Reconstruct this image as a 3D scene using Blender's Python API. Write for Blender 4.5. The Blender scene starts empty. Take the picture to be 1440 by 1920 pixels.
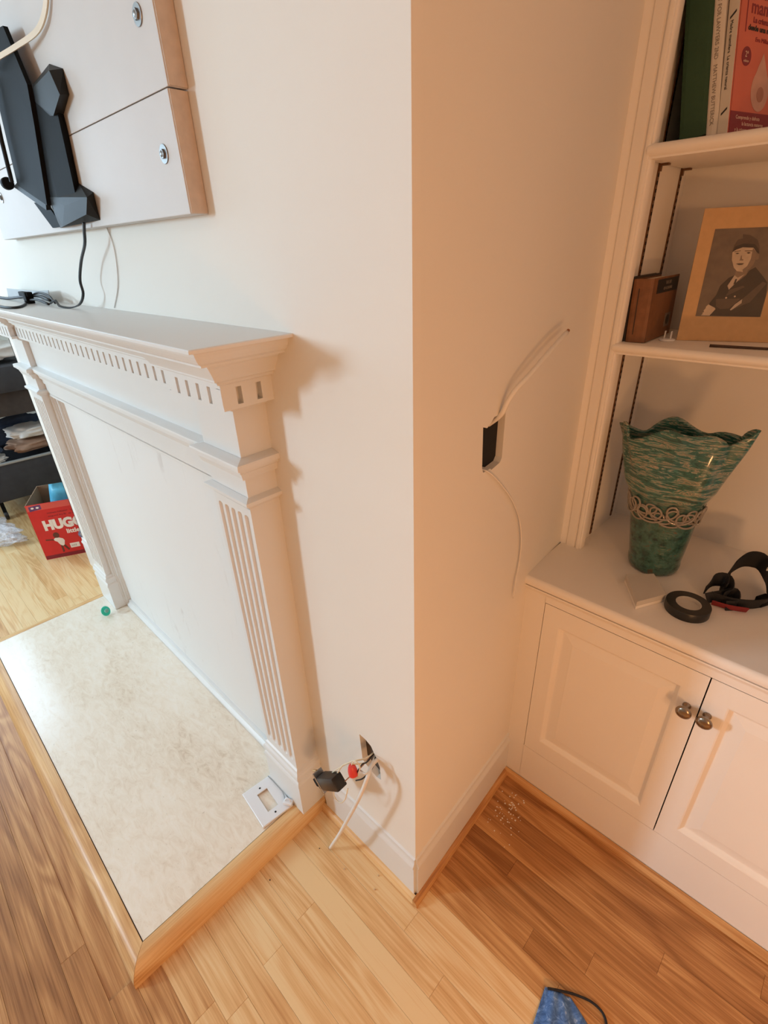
import bpy, bmesh, math, random
from mathutils import Vector, Matrix, noise
random.seed(7)
sc = bpy.context.scene
COL = sc.collection
# ------------------------------------------------------------------ camera
cam = bpy.data.cameras.new('camera')
cam.sensor_fit = 'HORIZONTAL'; cam.sensor_width = 36.0
cam.lens = 932.4 / 1440.0 * 36.0
cam.clip_start = 0.02
camo = bpy.data.objects.new('camera', cam); COL.objects.link(camo)
def _cam():
    yaw, pitch, roll = -0.779099128, 0.490690380, -0.0371134571
    f = Vector((math.sin(yaw)*math.cos(pitch), math.cos(yaw)*math.cos(pitch), -math.sin(pitch)))
    r = Vector((math.cos(yaw), -math.sin(yaw), 0)); u = r.cross(f)
    c, s = math.cos(roll), math.sin(roll)
    R, U = c*r + s*u, -s*r + c*u
    m = Matrix((R, U, -f)).transposed().to_4x4()
    m.translation = (0.40288, -0.46837, 1.4)
    return m
camo.matrix_world = _cam()
sc.camera = camo
# ------------------------------------------------------------------ world, lights, exposure
w = bpy.data.worlds.new('world'); sc.world = w; w.use_nodes = True
w.node_tree.nodes['Background'].inputs[0].default_value = (0.75, 0.88, 1.0, 1)
w.node_tree.nodes['Background'].inputs[1].default_value = 0.05
def area(name, loc, target, sx, sy, power, color, spread=180):
    l = bpy.data.lights.new(name, 'AREA'); l.shape = 'RECTANGLE'; l.size = sx; l.size_y = sy
    l.energy = power; l.color = color; l.spread = math.radians(spread)
    o = bpy.data.objects.new(name, l); COL.objects.link(o)
    o.location = loc
    o.rotation_euler = (Vector(target) - Vector(loc)).to_track_quat('-Z', 'Y').to_euler()
    return o
WIN1 = (-2.98, -3.58, 1.80); WIN2 = (-3.80, -0.80, 1.80)
area('daylight_window_rear', WIN1, (-1.6, 0, 1.3), 0.44, 0.78, 105, (0.59, 0.82, 0.985))
area('daylight_window_left', WIN2, (0, -0.80, 1.80), 0.95, 1.0, 23, (0.56, 0.78, 1.0))
def bulb(name, loc, r, power, color):
    l = bpy.data.lights.new(name, 'POINT'); l.energy = power; l.color = color; l.shadow_soft_size = r
    o = bpy.data.objects.new(name, l); COL.objects.link(o); o.location = loc
bulb('floor_lamp_bulb', (1.75, -1.12, 1.3), 0.10, 23.5, (1.0, 0.485, 0.198))
bulb('warm_fill_low', (1.12, -0.62, 0.68), 0.08, 15.5, (1.0, 0.485, 0.198))  # extra low warm fill, added to balance cabinet and wall colours; no lamp built
vs = sc.view_settings
vs.view_transform = 'Standard'; vs.look = 'None'; vs.gamma = 1.0; vs.use_curve_mapping = False
vs.exposure = 0.0
sc.cycles.adaptive_threshold = 0.035
sc.cycles.caustics_reflective = False; sc.cycles.caustics_refractive = False
sc.cycles.max_bounces = 6; sc.cycles.glossy_bounces = 2; sc.cycles.diffuse_bounces = 4; sc.cycles.transmission_bounces = 4; sc.cycles.transparent_max_bounces = 6
# ------------------------------------------------------------------ materials
MATS = {}
def nmat(name):
    m = bpy.data.materials.new(name); m.use_nodes = True
    nt = m.node_tree; b = nt.nodes['Principled BSDF']
    MATS[name] = m
    return m, nt, b
def N(nt, t, **kw):
    n = nt.nodes.new(t)
    for k, v in kw.items(): setattr(n, k, v)
    return n
def ramp(nt, stops, interp='LINEAR'):
    n = nt.nodes.new('ShaderNodeValToRGB'); cr = n.color_ramp; cr.interpolation = interp
    while len(cr.elements) < len(stops): cr.elements.new(0.5)
    for e, (p, c) in zip(cr.elements, stops):
        e.position = p; e.color = (*c, 1)
    return n
def coords(nt, scale, obj=False):
    if obj:
        g = nt.nodes.new('ShaderNodeTexCoord'); out = g.outputs['Object']
    else:
        g = nt.nodes.new('ShaderNodeNewGeometry'); out = g.outputs['Position']
    m = nt.nodes.new('ShaderNodeMapping'); m.inputs['Scale'].default_value = scale
    nt.links.new(out, m.inputs[0]); return m.outputs[0]
def noise_n(nt, vec, scale, detail=3, rough=0.5, dist=0.0):
    n = nt.nodes.new('ShaderNodeTexNoise'); n.inputs['Scale'].default_value = scale
    n.inputs['Detail'].default_value = detail; n.inputs['Roughness'].default_value = rough
    n.inputs['Distortion'].default_value = dist
    nt.links.new(vec, n.inputs['Vector']); return n.outputs[0]
def bump(nt, b, h, strength, dist=0.002):
    n = nt.nodes.new('ShaderNodeBump'); n.inputs['Strength'].default_value = strength
    n.inputs['Distance'].default_value = dist
    nt.links.new(h, n.inputs['Height']); nt.links.new(n.outputs[0], b.inputs['Normal'])
def simple(name, col, rough=0.5, metal=0.0, var=0.06, vs_=20, bmp=0.0, bs=200, coat=0.0, trans=0.0, spec=0.5):
    m, nt, b = nmat(name)
    v = noise_n(nt, coords(nt, (1, 1, 1)), vs_, 2)
    r = ramp(nt, [(0.25, tuple(c*(1-var) for c in col)), (0.75, tuple(min(1, c*(1+var)) for c in col))])
    nt.links.new(v, r.inputs[0]); nt.links.new(r.outputs[0], b.inputs['Base Color'])
    b.inputs['Roughness'].default_value = rough; b.inputs['Metallic'].default_value = metal
    b.inputs['Specular IOR Level'].default_value = spec; b.inputs['Coat Weight'].default_value = coat; b.inputs['Transmission Weight'].default_value = trans
    if bmp: bump(nt, b, noise_n(nt, coords(nt, (1, 1, 1)), bs, 1), bmp, 0.001)
    return m
simple('wall_paint', (0.83, 0.80, 0.735), 0.75, var=0.012, vs_=3)
simple('trim_paint', (0.76, 0.765, 0.75), 0.38, var=0.012, vs_=6)
simple('cabinet_paint', (0.88, 0.84, 0.78), 0.42, var=0.012, vs_=6)
simple('board_paint', (0.64, 0.605, 0.575), 0.55, var=0.03, vs_=8, bmp=0.06, bs=200)
simple('ceiling_paint', (0.85, 0.84, 0.82), 0.8, var=0.01)
simple('black_plastic', (0.008, 0.009, 0.010), 0.6, var=0.2, spec=0.07)
simple('grey_plastic', (0.020, 0.022, 0.023), 0.50, var=0.15, spec=0.16)
simple('black_rubber', (0.012, 0.012, 0.013), 0.55)
simple('black_fabric', (0.012, 0.012, 0.014), 0.8, bmp=0.3, bs=900)
simple('red_print', (0.22, 0.015, 0.018), 0.6)
simple('black_tape', (0.012, 0.012, 0.012), 0.35, bmp=0.15, bs=120)
simple('steel', (0.30, 0.30, 0.30), 0.35, 1.0)
simple('bronze', (0.30, 0.25, 0.20), 0.24, 1.0)
simple('brass', (0.62, 0.42, 0.20), 0.3, 1.0)
simple('white_plastic', (0.82, 0.83, 0.85), 0.3, var=0.01)
simple('cable_white', (0.80, 0.77, 0.72), 0.4, var=0.03)
simple('cable_ivory', (0.78, 0.68, 0.50), 0.45, var=0.05)
simple('copper', (0.45, 0.2, 0.1), 0.35, 1.0)
simple('bare_mdf', (0.60, 0.49, 0.40), 0.8, var=0.08, vs_=60, bmp=0.2, bs=300)
simple('dark_cavity', (0.012, 0.011, 0.010), 0.9)
simple('cavity_brown', (0.10, 0.075, 0.055), 0.85, var=0.3, vs_=40)
simple('red_nut', (0.75, 0.06, 0.05), 0.35)
simple('turquoise', (0.02, 0.58, 0.42), 0.3, var=0.05)
simple('teal_clear', (0.25, 0.66, 0.55), 0.2, trans=0.4)
simple('standard_brown', (0.16, 0.075, 0.03), 0.4, 0.6, var=0.2, vs_=120)
simple('green_cloth', (0.02, 0.062, 0.028), 0.75, bmp=0.3, bs=600)
simple('book_white', (0.62, 0.58, 0.52), 0.55, var=0.03)
simple('book_red', (0.62, 0.15, 0.10), 0.45, var=0.07, vs_=15)
simple('book_darkred', (0.22, 0.015, 0.03), 0.45)
simple('book_drop', (0.60, 0.34, 0.27), 0.45, var=0.1, vs_=60)
simple('book_drop_center', (0.42, 0.19, 0.14), 0.45)
simple('ink_black', (0.02, 0.02, 0.02), 0.6)
simple('ink_grey', (0.22, 0.19, 0.16), 0.6)
simple('ink_cream', (0.75, 0.58, 0.47), 0.6)
simple('paper_pages', (0.66, 0.58, 0.46), 0.85, var=0.05, vs_=200)
simple('mat_board', (0.60, 0.38, 0.19), 0.75, var=0.05, vs_=90, bmp=0.1, bs=500)
for nm, c in dict(photo_bg=(0.155, 0.115, 0.085), photo_dark=(0.038, 0.026, 0.019), photo_mid=(0.09, 0.062, 0.045),
                  photo_skin=(0.52, 0.41, 0.30), photo_shade=(0.22, 0.155, 0.11), photo_light=(0.45, 0.36, 0.28)).items():
    simple(nm, c, 0.4, var=0.14, vs_=70)
simple('cover_wood', (0.20, 0.085, 0.035), 0.5, var=0.2, vs_=60)
simple('label_black', (0.012, 0.011, 0.012), 0.45)
simple('charcoal_fabric', (0.042, 0.043, 0.050), 0.85, var=0.15, bmp=0.25, bs=500)
simple('dark_brown_fabric', (0.055, 0.045, 0.042), 0.9, var=0.2)
simple('cloth_white', (0.74, 0.71, 0.68), 0.85, var=0.05)
simple('cloth_tan', (0.36, 0.22, 0.15), 0.85, var=0.2)
simple('cloth_navy', (0.035, 0.055, 0.10), 0.85, var=0.3)
simple('cloth_cream', (0.60, 0.53, 0.42), 0.85, var=0.05)
simple('cardboard', (0.27, 0.17, 0.10), 0.85, var=0.1)
simple('box_red', (0.62, 0.022, 0.025), 0.4, var=0.05)
simple('box_pink', (0.72, 0.10, 0.08), 0.4, var=0.05)
simple('print_white', (0.86, 0.80, 0.74), 0.5)
simple('print_purple', (0.14, 0.05, 0.16), 0.5, var=0.3, vs_=90)
simple('print_blue', (0.20, 0.26, 0.48), 0.5, var=0.4, vs_=90)
simple('print_brown', (0.13, 0.035, 0.022), 0.6)
simple('pack_blue', (0.10, 0.45, 0.66), 0.35, var=0.15, vs_=25)
simple('spec_tan', (0.62, 0.45, 0.28), 0.9)
simple('stick_brown', (0.06, 0.03, 0.018), 0.5)
simple('grey_strip', (0.33, 0.33, 0.32), 0.5)
simple('clear_glass', (0.50, 0.44, 0.36), 0.05, coat=0.8, trans=0.45)
simple('window_paint', (0.85, 0.85, 0.84), 0.4)

def oak(name, stops, tone_from_color=True):
    m, nt, b = nmat(name)
    geo = N(nt, 'ShaderNodeNewGeometry'); oi = N(nt, 'ShaderNodeObjectInfo')
    off = N(nt, 'ShaderNodeVectorMath', operation='SCALE'); 
    comb = N(nt, 'ShaderNodeCombineXYZ')
    for i, k in enumerate((37.0, 11.0, 23.0)):
        mu = N(nt, 'ShaderNodeMath', operation='MULTIPLY'); mu.inputs[1].default_value = k
        nt.links.new(oi.outputs['Random'], mu.inputs[0]); nt.links.new(mu.outputs[0], comb.inputs[i])
    add = N(nt, 'ShaderNodeVectorMath', operation='ADD')
    nt.links.new(geo.outputs['Position'], add.inputs[0]); nt.links.new(comb.outputs[0], add.inputs[1])
    def mp(s):
        q = N(nt, 'ShaderNodeMapping'); q.inputs['Scale'].default_value = s
        nt.links.new(add.outputs[0], q.inputs[0]); return q.outputs[0]
    AX = {'x': ((2.2, 26, 26), (5, 260, 260), (1.2, 9, 9)), 'y': ((26, 2.2, 26), (260, 5, 260), (9, 1.2, 9))}
    a = AX['y' if name.endswith('_y') else 'x']
    big = noise_n(nt, mp(a[2]), 1.0, 2, 0.5, 0.6)
    # cathedral rings: sine of a distorted low-frequency field
    ring = N(nt, 'ShaderNodeMath', operation='MULTIPLY'); ring.inputs[1].default_value = 55
    nt.links.new(big, ring.inputs[0])
    sn = N(nt, 'ShaderNodeMath', operation='SINE'); nt.links.new(ring.outputs[0], sn.inputs[0])
    mid = noise_n(nt, mp(a[0]), 1.0, 4, 0.6, 0.3)
    fine = noise_n(nt, mp(a[1]), 1.0, 3, 0.65)
    def stretch(x, lo, hi):
        q = N(nt, 'ShaderNodeMapRange'); q.inputs[1].default_value = lo; q.inputs[2].default_value = hi
        nt.links.new(x, q.inputs[0]); return q.outputs[0]
    midc, finec = stretch(mid, .30, .70), stretch(fine, .34, .62)
    def madd(x, k, y):
        q = N(nt, 'ShaderNodeMath', operation='MULTIPLY_ADD'); q.inputs[1].default_value = k
        nt.links.new(x, q.inputs[0])
        if isinstance(y, (int, float)): q.inputs[2].default_value = y
        else: nt.links.new(y, q.inputs[2])
        return q.outputs[0]
    sep = N(nt, 'ShaderNodeSeparateColor'); nt.links.new(oi.outputs['Color'], sep.inputs[0])
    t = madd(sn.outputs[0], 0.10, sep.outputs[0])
    t = madd(midc, 0.20, t); t = madd(finec, 0.24, t)
    sub = N(nt, 'ShaderNodeMath', operation='SUBTRACT'); sub.inputs[1].default_value = 0.22
    nt.links.new(t, sub.inputs[0])
    r = ramp(nt, stops); nt.links.new(sub.outputs[0], r.inputs[0])
    nt.links.new(r.outputs[0], b.inputs['Base Color'])
    b.inputs['Roughness'].default_value = 0.36
    b.inputs['Specular IOR Level'].default_value = 0.4
    bump(nt, b, fine, 0.10, 0.0006)
    return m
STOPS = [(0.0, (0.26, 0.105, 0.030)), (0.3, (0.46, 0.215, 0.073)), (0.55, (0.65, 0.36, 0.145)), (0.8, (0.78, 0.50, 0.235)), (1.0, (0.84, 0.61, 0.33))]
oak('oak_plank', STOPS); oak('oak_border', STOPS); oak('oak_border_y', STOPS); oak('oak_shoe', STOPS); oak('oak_shoe_y', STOPS)

def mk_travertine():
    m, nt, b = nmat('travertine')
    c = coords(nt, (1.0, 2.3, 1.0))
    n1 = noise_n(nt, c, 2.2, 6, 0.6, 0.5); n2 = noise_n(nt, c, 20, 7, 0.72, 1.1); n3 = noise_n(nt, coords(nt, (1, 1, 1)), 110, 4, 0.7)
    mx = N(nt, 'ShaderNodeMath', operation='MULTIPLY_ADD'); mx.inputs[1].default_value = 1.3
    nt.links.new(n2, mx.inputs[0]); nt.links.new(n1, mx.inputs[2])
    r = ramp(nt, [(0.55, (0.68, 0.55, 0.41)), (0.70, (0.82, 0.71, 0.57)), (0.84, (0.88, 0.79, 0.66)), (1.0, (0.91, 0.84, 0.73))])
    sc_ = N(nt, 'ShaderNodeMath', operation='MULTIPLY'); sc_.inputs[1].default_value = 0.72
    nt.links.new(mx.outputs[0], sc_.inputs[0]); nt.links.new(sc_.outputs[0], r.inputs[0])
    pits = ramp(nt, [(0.27, (0.55, 0.48, 0.40)), (0.34, (1, 1, 1))]); nt.links.new(n3, pits.inputs[0])
    mm = N(nt, 'ShaderNodeMix', data_type='RGBA', blend_type='MULTIPLY'); mm.inputs[0].default_value = 0.8
    nt.links.new(r.outputs[0], mm.inputs[6]); nt.links.new(pits.outputs[0], mm.inputs[7])
    nt.links.new(mm.outputs[2], b.inputs['Base Color'])
    b.inputs['Roughness'].default_value = 0.17
    b.inputs['Specular IOR Level'].default_value = 0.6
    bump(nt, b, n3, 0.04, 0.0005)
mk_travertine()
def mk_scuffed():
    m, nt, b = nmat('scuffed_panel')
    c = coords(nt, (9, 1, 1.7)); n1 = noise_n(nt, c, 2.2, 6, 0.65, 0.8)
    m1 = ramp(nt, [(0.60, (0.79, 0.785, 0.765)), (0.68, (0.66, 0.63, 0.60)), (0.78, (0.74, 0.73, 0.71))]); nt.links.new(n1, m1.inputs[0])
    g = noise_n(nt, coords(nt, (1, 1, 1)), 2.6, 2)
    gm = ramp(nt, [(0.48, (0, 0, 0)), (0.62, (1, 1, 1))]); nt.links.new(g, gm.inputs[0])
    mm = N(nt, 'ShaderNodeMix', data_type='RGBA'); nt.links.new(gm.outputs[0], mm.inputs[0])
    mm.inputs[6].default_value = (0.80, 0.795, 0.775, 1); nt.links.new(m1.outputs[0], mm.inputs[7])
    nt.links.new(mm.outputs[2], b.inputs['Base Color']); b.inputs['Roughness'].default_value = 0.55
mk_scuffed()
def mk_vase():
    m, nt, b = nmat('teal_glass')
    tc = N(nt, 'ShaderNodeTexCoord'); sp = N(nt, 'ShaderNodeSeparateXYZ'); nt.links.new(tc.outputs['Object'], sp.inputs[0])
    c = coords(nt, (5, 5, 34), obj=True)
    n1 = noise_n(nt, c, 2.4, 5, 0.6, 2.6)
    up = ramp(nt, [(0.34, (0.015, 0.055, 0.045)), (0.42, (0.04, 0.17, 0.14)), (0.47, (0.02, 0.07, 0.058)), (0.52, (0.07, 0.25, 0.21)), (0.56, (0.44, 0.35, 0.26)), (0.60, (0.05, 0.18, 0.15)), (0.66, (0.34, 0.27, 0.20)), (0.72, (0.03, 0.11, 0.09))])
    nt.links.new(n1, up.inputs[0])
    n2 = noise_n(nt, coords(nt, (1, 1, 1), obj=True), 55, 5, 0.65)
    lo = ramp(nt, [(0.33, (0.012, 0.035, 0.03)), (0.47, (0.035, 0.105, 0.082)), (0.58, (0.055, 0.155, 0.125)), (0.68, (0.12, 0.085, 0.05))])
    nt.links.new(n2, lo.inputs[0])
    st = N(nt, 'ShaderNodeMapRange'); st.inputs[1].default_value = 0.175; st.inputs[2].default_value = 0.195
    nt.links.new(sp.outputs[2], st.inputs[0])
    mm = N(nt, 'ShaderNodeMix', data_type='RGBA'); nt.links.new(st.outputs[0], mm.inputs[0])
    nt.links.new(lo.outputs[0], mm.inputs[6]); nt.links.new(up.outputs[0], mm.inputs[7])
    nt.links.new(mm.outputs[2], b.inputs['Base Color'])
    b.inputs['Roughness'].default_value = 0.16; b.inputs['Coat Weight'].default_value = 0.5
    b.inputs['Coat Roughness'].default_value = 0.05
    bump(nt, b, n1, 0.35, 0.004)
mk_vase()
def mk_denim():
    m, nt, b = nmat('blue_print_cloth')
    n1 = noise_n(nt, coords(nt, (60, 60, 60)), 1.0, 6, 0.7, 1.2)
    r = ramp(nt, [(0.30, (0.03, 0.075, 0.19)), (0.47, (0.07, 0.17, 0.42)), (0.58, (0.13, 0.27, 0.58)), (0.70, (0.45, 0.58, 0.80))])
    nt.links.new(n1, r.inputs[0]); nt.links.new(r.outputs[0], b.inputs['Base Color']); b.inputs['Roughness'].default_value = 0.85
    bump(nt, b, noise_n(nt, coords(nt, (1, 1, 1)), 1200, 2), 0.3, 0.0006)
mk_denim()
def mk_film():
    m, nt, b = nmat('clear_film')
    b.inputs['Base Color'].default_value = (0.86, 0.86, 0.93, 1); b.inputs['Roughness'].default_value = 0.16
    n1 = noise_n(nt, coords(nt, (1, 1, 1)), 26, 5, 0.7, 1.0)
    r = ramp(nt, [(0.35, (0.12, 0.12, 0.12)), (0.65, (0.75, 0.75, 0.75))]); nt.links.new(n1, r.inputs[0])
    nt.links.new(r.outputs[0], b.inputs['Alpha'])
    bump(nt, b, n1, 0.8, 0.01)
mk_film()
# ------------------------------------------------------------------ mesh helpers
I4 = Matrix.Identity(4)
class MB:
    def __init__(s): s.v = []; s.f = []
    def add(s, vs_, fs, M=None):
        k = len(s.v)
        s.v += [(M @ Vector(p)) if M else Vector(p) for p in vs_]
        s.f += [tuple(i + k for i in f) for f in fs]
        return s
    def box(s, a, b, M=None, ch=0.0):
        x0, y0, z0 = (min(a[i], b[i]) for i in range(3)); x1, y1, z1 = (max(a[i], b[i]) for i in range(3))
        if ch <= 0:
            v = [(x0,y0,z0),(x1,y0,z0),(x1,y1,z0),(x0,y1,z0),(x0,y0,z1),(x1,y0,z1),(x1,y1,z1),(x0,y1,z1)]
            f = [(0,3,2,1),(4,5,6,7),(0,1,5,4),(1,2,6,5),(2,3,7,6),(3,0,4,7)]
            return s.add(v, f, M)
        bm = bmesh.new(); bmesh.ops.create_cube(bm, size=1)
        for q in bm.verts:
            q.co = Vector(((x0+x1)/2+q.co.x*(x1-x0), (y0+y1)/2+q.co.y*(y1-y0), (z0+z1)/2+q.co.z*(z1-z0)))
        bmesh.ops.bevel(bm, geom=bm.edges[:], offset=ch, segments=2, affect='EDGES', profile=0.6)
        return s.bm(bm, M)
    def bm(s, bm, M=None):
        bm.verts.index_update()
        s.add([v.co.copy() for v in bm.verts], [tuple(v.index for v in f.verts) for f in bm.faces], M); bm.free(); return s
    def prism(s, pts, h0, h1, M=None):      # polygon in local xy, extruded along local z
        n = len(pts)
        v = [(p[0], p[1], h0) for p in pts] + [(p[0], p[1], h1) for p in pts]
        f = [tuple(range(n-1, -1, -1)), tuple(range(n, 2*n))] + [(i, (i+1) % n, n+(i+1) % n, n+i) for i in range(n)]
        return s.add(v, f, M)
    def loft(s, rings, closed=True, cap=True, M=None):
        n = len(rings[0]); v = [p for r in rings for p in r]; f = []
        for i in range(len(rings)-1):
            for j in range(n if closed else n-1):
                a, b = i*n+j, i*n+(j+1) % n
                f.append((a, b, b+n, a+n))
        if cap and closed:
            f.append(tuple(range(n-1, -1, -1))); f.append(tuple((len(rings)-1)*n+j for j in range(n)))
        return s.add(v, f, M)
    def tube(s, pts, r, n=8, smooth=4, M=None, r_end=None):
        P = catmull([Vector(p) for p in pts], smooth) if smooth > 1 and len(pts) > 2 else [Vector(p) for p in pts]
        rings = []; up = Vector((0.31, 0.22, 0.93))
        for i, p in enumerate(P):
            t = (P[min(i+1, len(P)-1)] - P[max(i-1, 0)]).normalized()
            if abs(t.dot(up)) > 0.97: up = Vector((0.9, 0.3, 0.1))
            a = (up - t*t.dot(up)).normalized(); b = t.cross(a); up = a
            rr = r if r_end is None else r + (r_end-r)*i/(len(P)-1)
            rings.append([p + rr*(math.cos(2*math.pi*k/n)*a + math.sin(2*math.pi*k/n)*b) for k in range(n)])
        return s.loft(rings, M=M)
    def ribbon(s, pts, width, th, side=(0, 0, 1), smooth=5, twist=None):
        P = catmull([Vector(p) for p in pts], smooth); rings = []
        for i, p in enumerate(P):
            t = (P[min(i+1, len(P)-1)] - P[max(i-1, 0)]).normalized()
            sd = Vector(side)
            if twist: sd = Matrix.Rotation(twist*i/len(P), 3, t) @ sd
            sd = (sd - t*t.dot(sd)).normalized(); nn = t.cross(sd)
            rings.append([p+sd*width/2+nn*th/2, p-sd*width/2+nn*th/2, p-sd*width/2-nn*th/2, p+sd*width/2-nn*th/2])
        return s.loft(rings)
    def lathe(s, prof, n=24, M=None):        # (r, z) about local z
        rings = [[(r*math.cos(2*math.pi*k/n), r*math.sin(2*math.pi*k/n), z) for k in range(n)] for r, z in prof]
        return s.loft(rings, M=M)
    def sweep(s, prof, path, closed_prof=False, cap=False):   # prof (d outward, z); plan path; outward = right of travel
        rows = [offset_path(path, d, z) for d, z in prof]
        n = len(path); f = []
        for i in range(len(rows)-1 + (1 if closed_prof else 0)):
            k = (i+1) % len(rows)
            for j in range(n-1): f.append((i*n+j, i*n+j+1, k*n+j+1, k*n+j))
        if cap:
            f.append(tuple(i*n for i in range(len(rows)))); f.append(tuple(i*n+n-1 for i in range(len(rows)-1, -1, -1)))
        return s.add([p for r in rows for p in r], f)
    def build(s, name, mat, parent=None, smooth=False, color=None, fix=True):
        me = bpy.data.meshes.new(name)
        o0 = parent_loc(parent)
        me.from_pydata([tuple(p - o0) for p in s.v], [], s.f); me.validate()
        if fix:
            bm = bmesh.new(); bm.from_mesh(me); bmesh.ops.recalc_face_normals(bm, faces=bm.faces); bm.to_mesh(me); bm.free()
        if smooth:
            me.polygons.foreach_set('use_smooth', [True]*len(me.polygons))
            if smooth != 'all': me.set_sharp_from_angle(angle=math.radians(38))
        me.materials.append(MATS[mat]); me.update()
        o = bpy.data.objects.new(name, me); COL.objects.link(o)
        if parent: o.parent = parent
        if color is not None: o.color = (color, color, color, 1)
        return o
def parent_loc(p):
    v = Vector((0, 0, 0))
    while p is not None: v = v + p.location; p = p.parent
    return v
def offset_path(path, d, z):
    P = [Vector((p[0], p[1])) for p in path]; out = []
    nr = []
    for i in range(len(P)-1):
        t = (P[i+1]-P[i]).normalized(); nr.append(Vector((t.y, -t.x)))
    for i, p in enumerate(P):
        if i == 0: q = p + nr[0]*d
        elif i == len(P)-1: q = p + nr[-1]*d
        else:
            m = nr[i-1]+nr[i]; q = p + m * (d / max(0.2, m.dot(nr[i])))
        out.append((q.x, q.y, z))
    return out
def catmull(P, k):
    if len(P) < 3 or k < 2: return P
    Q = [P[0]*2-P[1]] + P + [P[-1]*2-P[-2]]; out = []
    for i in range(1, len(Q)-2):
        a, b, c, d = Q[i-1], Q[i], Q[i+1], Q[i+2]
        for j in range(k):
            t = j/k
            out.append(0.5*((2*b)+(c-a)*t+(2*a-5*b+4*c-d)*t*t+(3*b-a-3*c+d)*t**3))
    out.append(P[-1]); return out
def empty(name, loc, label=None, cat=None, group=None, kind=None):
    o = bpy.data.objects.new(name, None); COL.objects.link(o); o.location = loc; o.empty_display_size = 0.05
    return tag(o, label, cat, group, kind)
def tag(o, label=None, cat=None, group=None, kind=None):
    if label: o['label'] = label
    if cat: o['category'] = cat
    if group: o['group'] = group
    if kind: o['kind'] = kind
    return o
def frame(o, x, y):
    x = Vector(x).normalized(); y = Vector(y); y = (y - x*x.dot(y)).normalized(); z = x.cross(y)
    m = Matrix((x, y, z)).transposed().to_4x4(); m.translation = o; return m
def text_mesh(txt, size, M, mat, parent, name='lettering', depth=0.0002, align='LEFT', sx=1.0, bold=0.0):
    cu = bpy.data.curves.new('t', 'FONT'); cu.body = txt; cu.size = size; cu.extrude = depth; cu.align_x = align; cu.offset = bold
    cu.resolution_u = 3
    ob = bpy.data.objects.new('t', cu); COL.objects.link(ob)
    dg = bpy.context.evaluated_depsgraph_get()
    me = bpy.data.meshes.new_from_object(ob.evaluated_get(dg)); bpy.data.objects.remove(ob); bpy.data.curves.remove(cu)
    o0 = parent_loc(parent)
    for v in me.vertices: v.co = M @ Vector((v.co.x*sx, v.co.y, v.co.z)) - o0
    me.materials.clear(); me.materials.append(MATS[mat]); me.name = name
    o = bpy.data.objects.new(name, me); COL.objects.link(o); o.parent = parent
    return o
def circ(cx, cy, r, n=20, ry=None):
    ry = ry or r
    return [(cx+r*math.cos(2*math.pi*k/n), cy+ry*math.sin(2*math.pi*k/n)) for k in range(n)]
# ================================================================== structure
WA = 0.008                     # plane of the chimney front (y)
KB = -0.05                     # the niche side wall runs slightly out of square
def wbx(y): return -0.008 + KB*(y-WA)
H = 2.45
def holed(outer, hole, place, th):
    """front sheet with a cut hole, given a thickness; place(u, v, depth) -> xyz"""
    bm = bmesh.new()
    def loop(pts):
        vs_ = [bm.verts.new((p[0], p[1], 0)) for p in pts]
        return [bm.edges.new((vs_[i], vs_[(i+1) % len(vs_)])) for i in range(len(vs_))]
    e = loop(outer) + loop(hole)
    bmesh.ops.triangle_fill(bm, use_beauty=True, edges=e)
    bm.verts.index_update()
    V = [v.co.copy() for v in bm.verts]; F = [tuple(v.index for v in f.verts) for f in bm.faces]; bm.free()
    mb = MB(); n = len(V)
    vv = [place(p.x, p.y, 0) for p in V] + [place(p.x, p.y, th) for p in V]
    ff = F + [tuple(i+n for i in reversed(f)) for f in F]
    no, nh = len(outer), len(hole)
    ff += [(i, (i+1) % no, n+(i+1) % no, n+i) for i in range(no)]
    ff += [(no+i, no+(i+1) % nh, n+no+(i+1) % nh, n+no+i) for i in range(nh)]
    return mb.add(vv, ff)
holeA = [(-.170,.449),(-.150,.447),(-.134,.440),(-.122,.418),(-.110,.392),(-.108,.350),(-.122,.346),(-.150,.356),(-.166,.366)]
holeB = [(.190,1.139),(.203,1.134),(.214,1.139),(.224,1.147),(.262,1.147),(.262,1.064),(.256,1.056),(.228,1.052),(.222,1.056),(.200,1.056),(.195,1.066)]
wa = holed([(-2.2,-.01),(0-.008,-.01),(0-.008,H),(-2.2,H)], holeA, lambda u, v, d: (u, WA+d, v), 0.016)
tag(wa.build('wall_chimney_front', 'wall_paint'), 'cream painted chimney breast wall with a ragged outlet hole low down', kind='structure')
wb = holed([(WA+.016,-.01),(.90,-.01),(.90,H),(WA+.016,H)], holeB, lambda u, v, d: (wbx(u)-d, u, v), 0.016)
tag(wb.build('wall_chimney_side', 'wall_paint'), 'cream painted side of the chimney breast with a cut switch hole', kind='structure')
MB().box((-.225,WA+.017,.30),(-.07,WA+.075,.49)).build('wall_cavity', 'cavity_brown').hide_render = False
bpy.data.objects['wall_cavity']['kind'] = 'structure'
MB().box((-.11,.15,1.0),(-.034,.31,1.2)).build('wall_cavity_upper', 'dark_cavity')['kind'] = 'structure'
MB().box((-2.2,WA,0),(-2.19,.9,H)).build('wall_chimney_left', 'wall_paint')['kind'] = 'structure'
MB().box((-3.97,.9,0),(.9,.95,H)).build('wall_back', 'wall_paint')['kind'] = 'structure'
MB().box((.735,.446,0),(4.2,.5,H)).build('wall_niche_right', 'wall_paint')['kind'] = 'structure'
MB().box((4.2,-3.6,0),(4.25,.5,H)).build('wall_right', 'wall_paint')['kind'] = 'structure'
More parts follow.
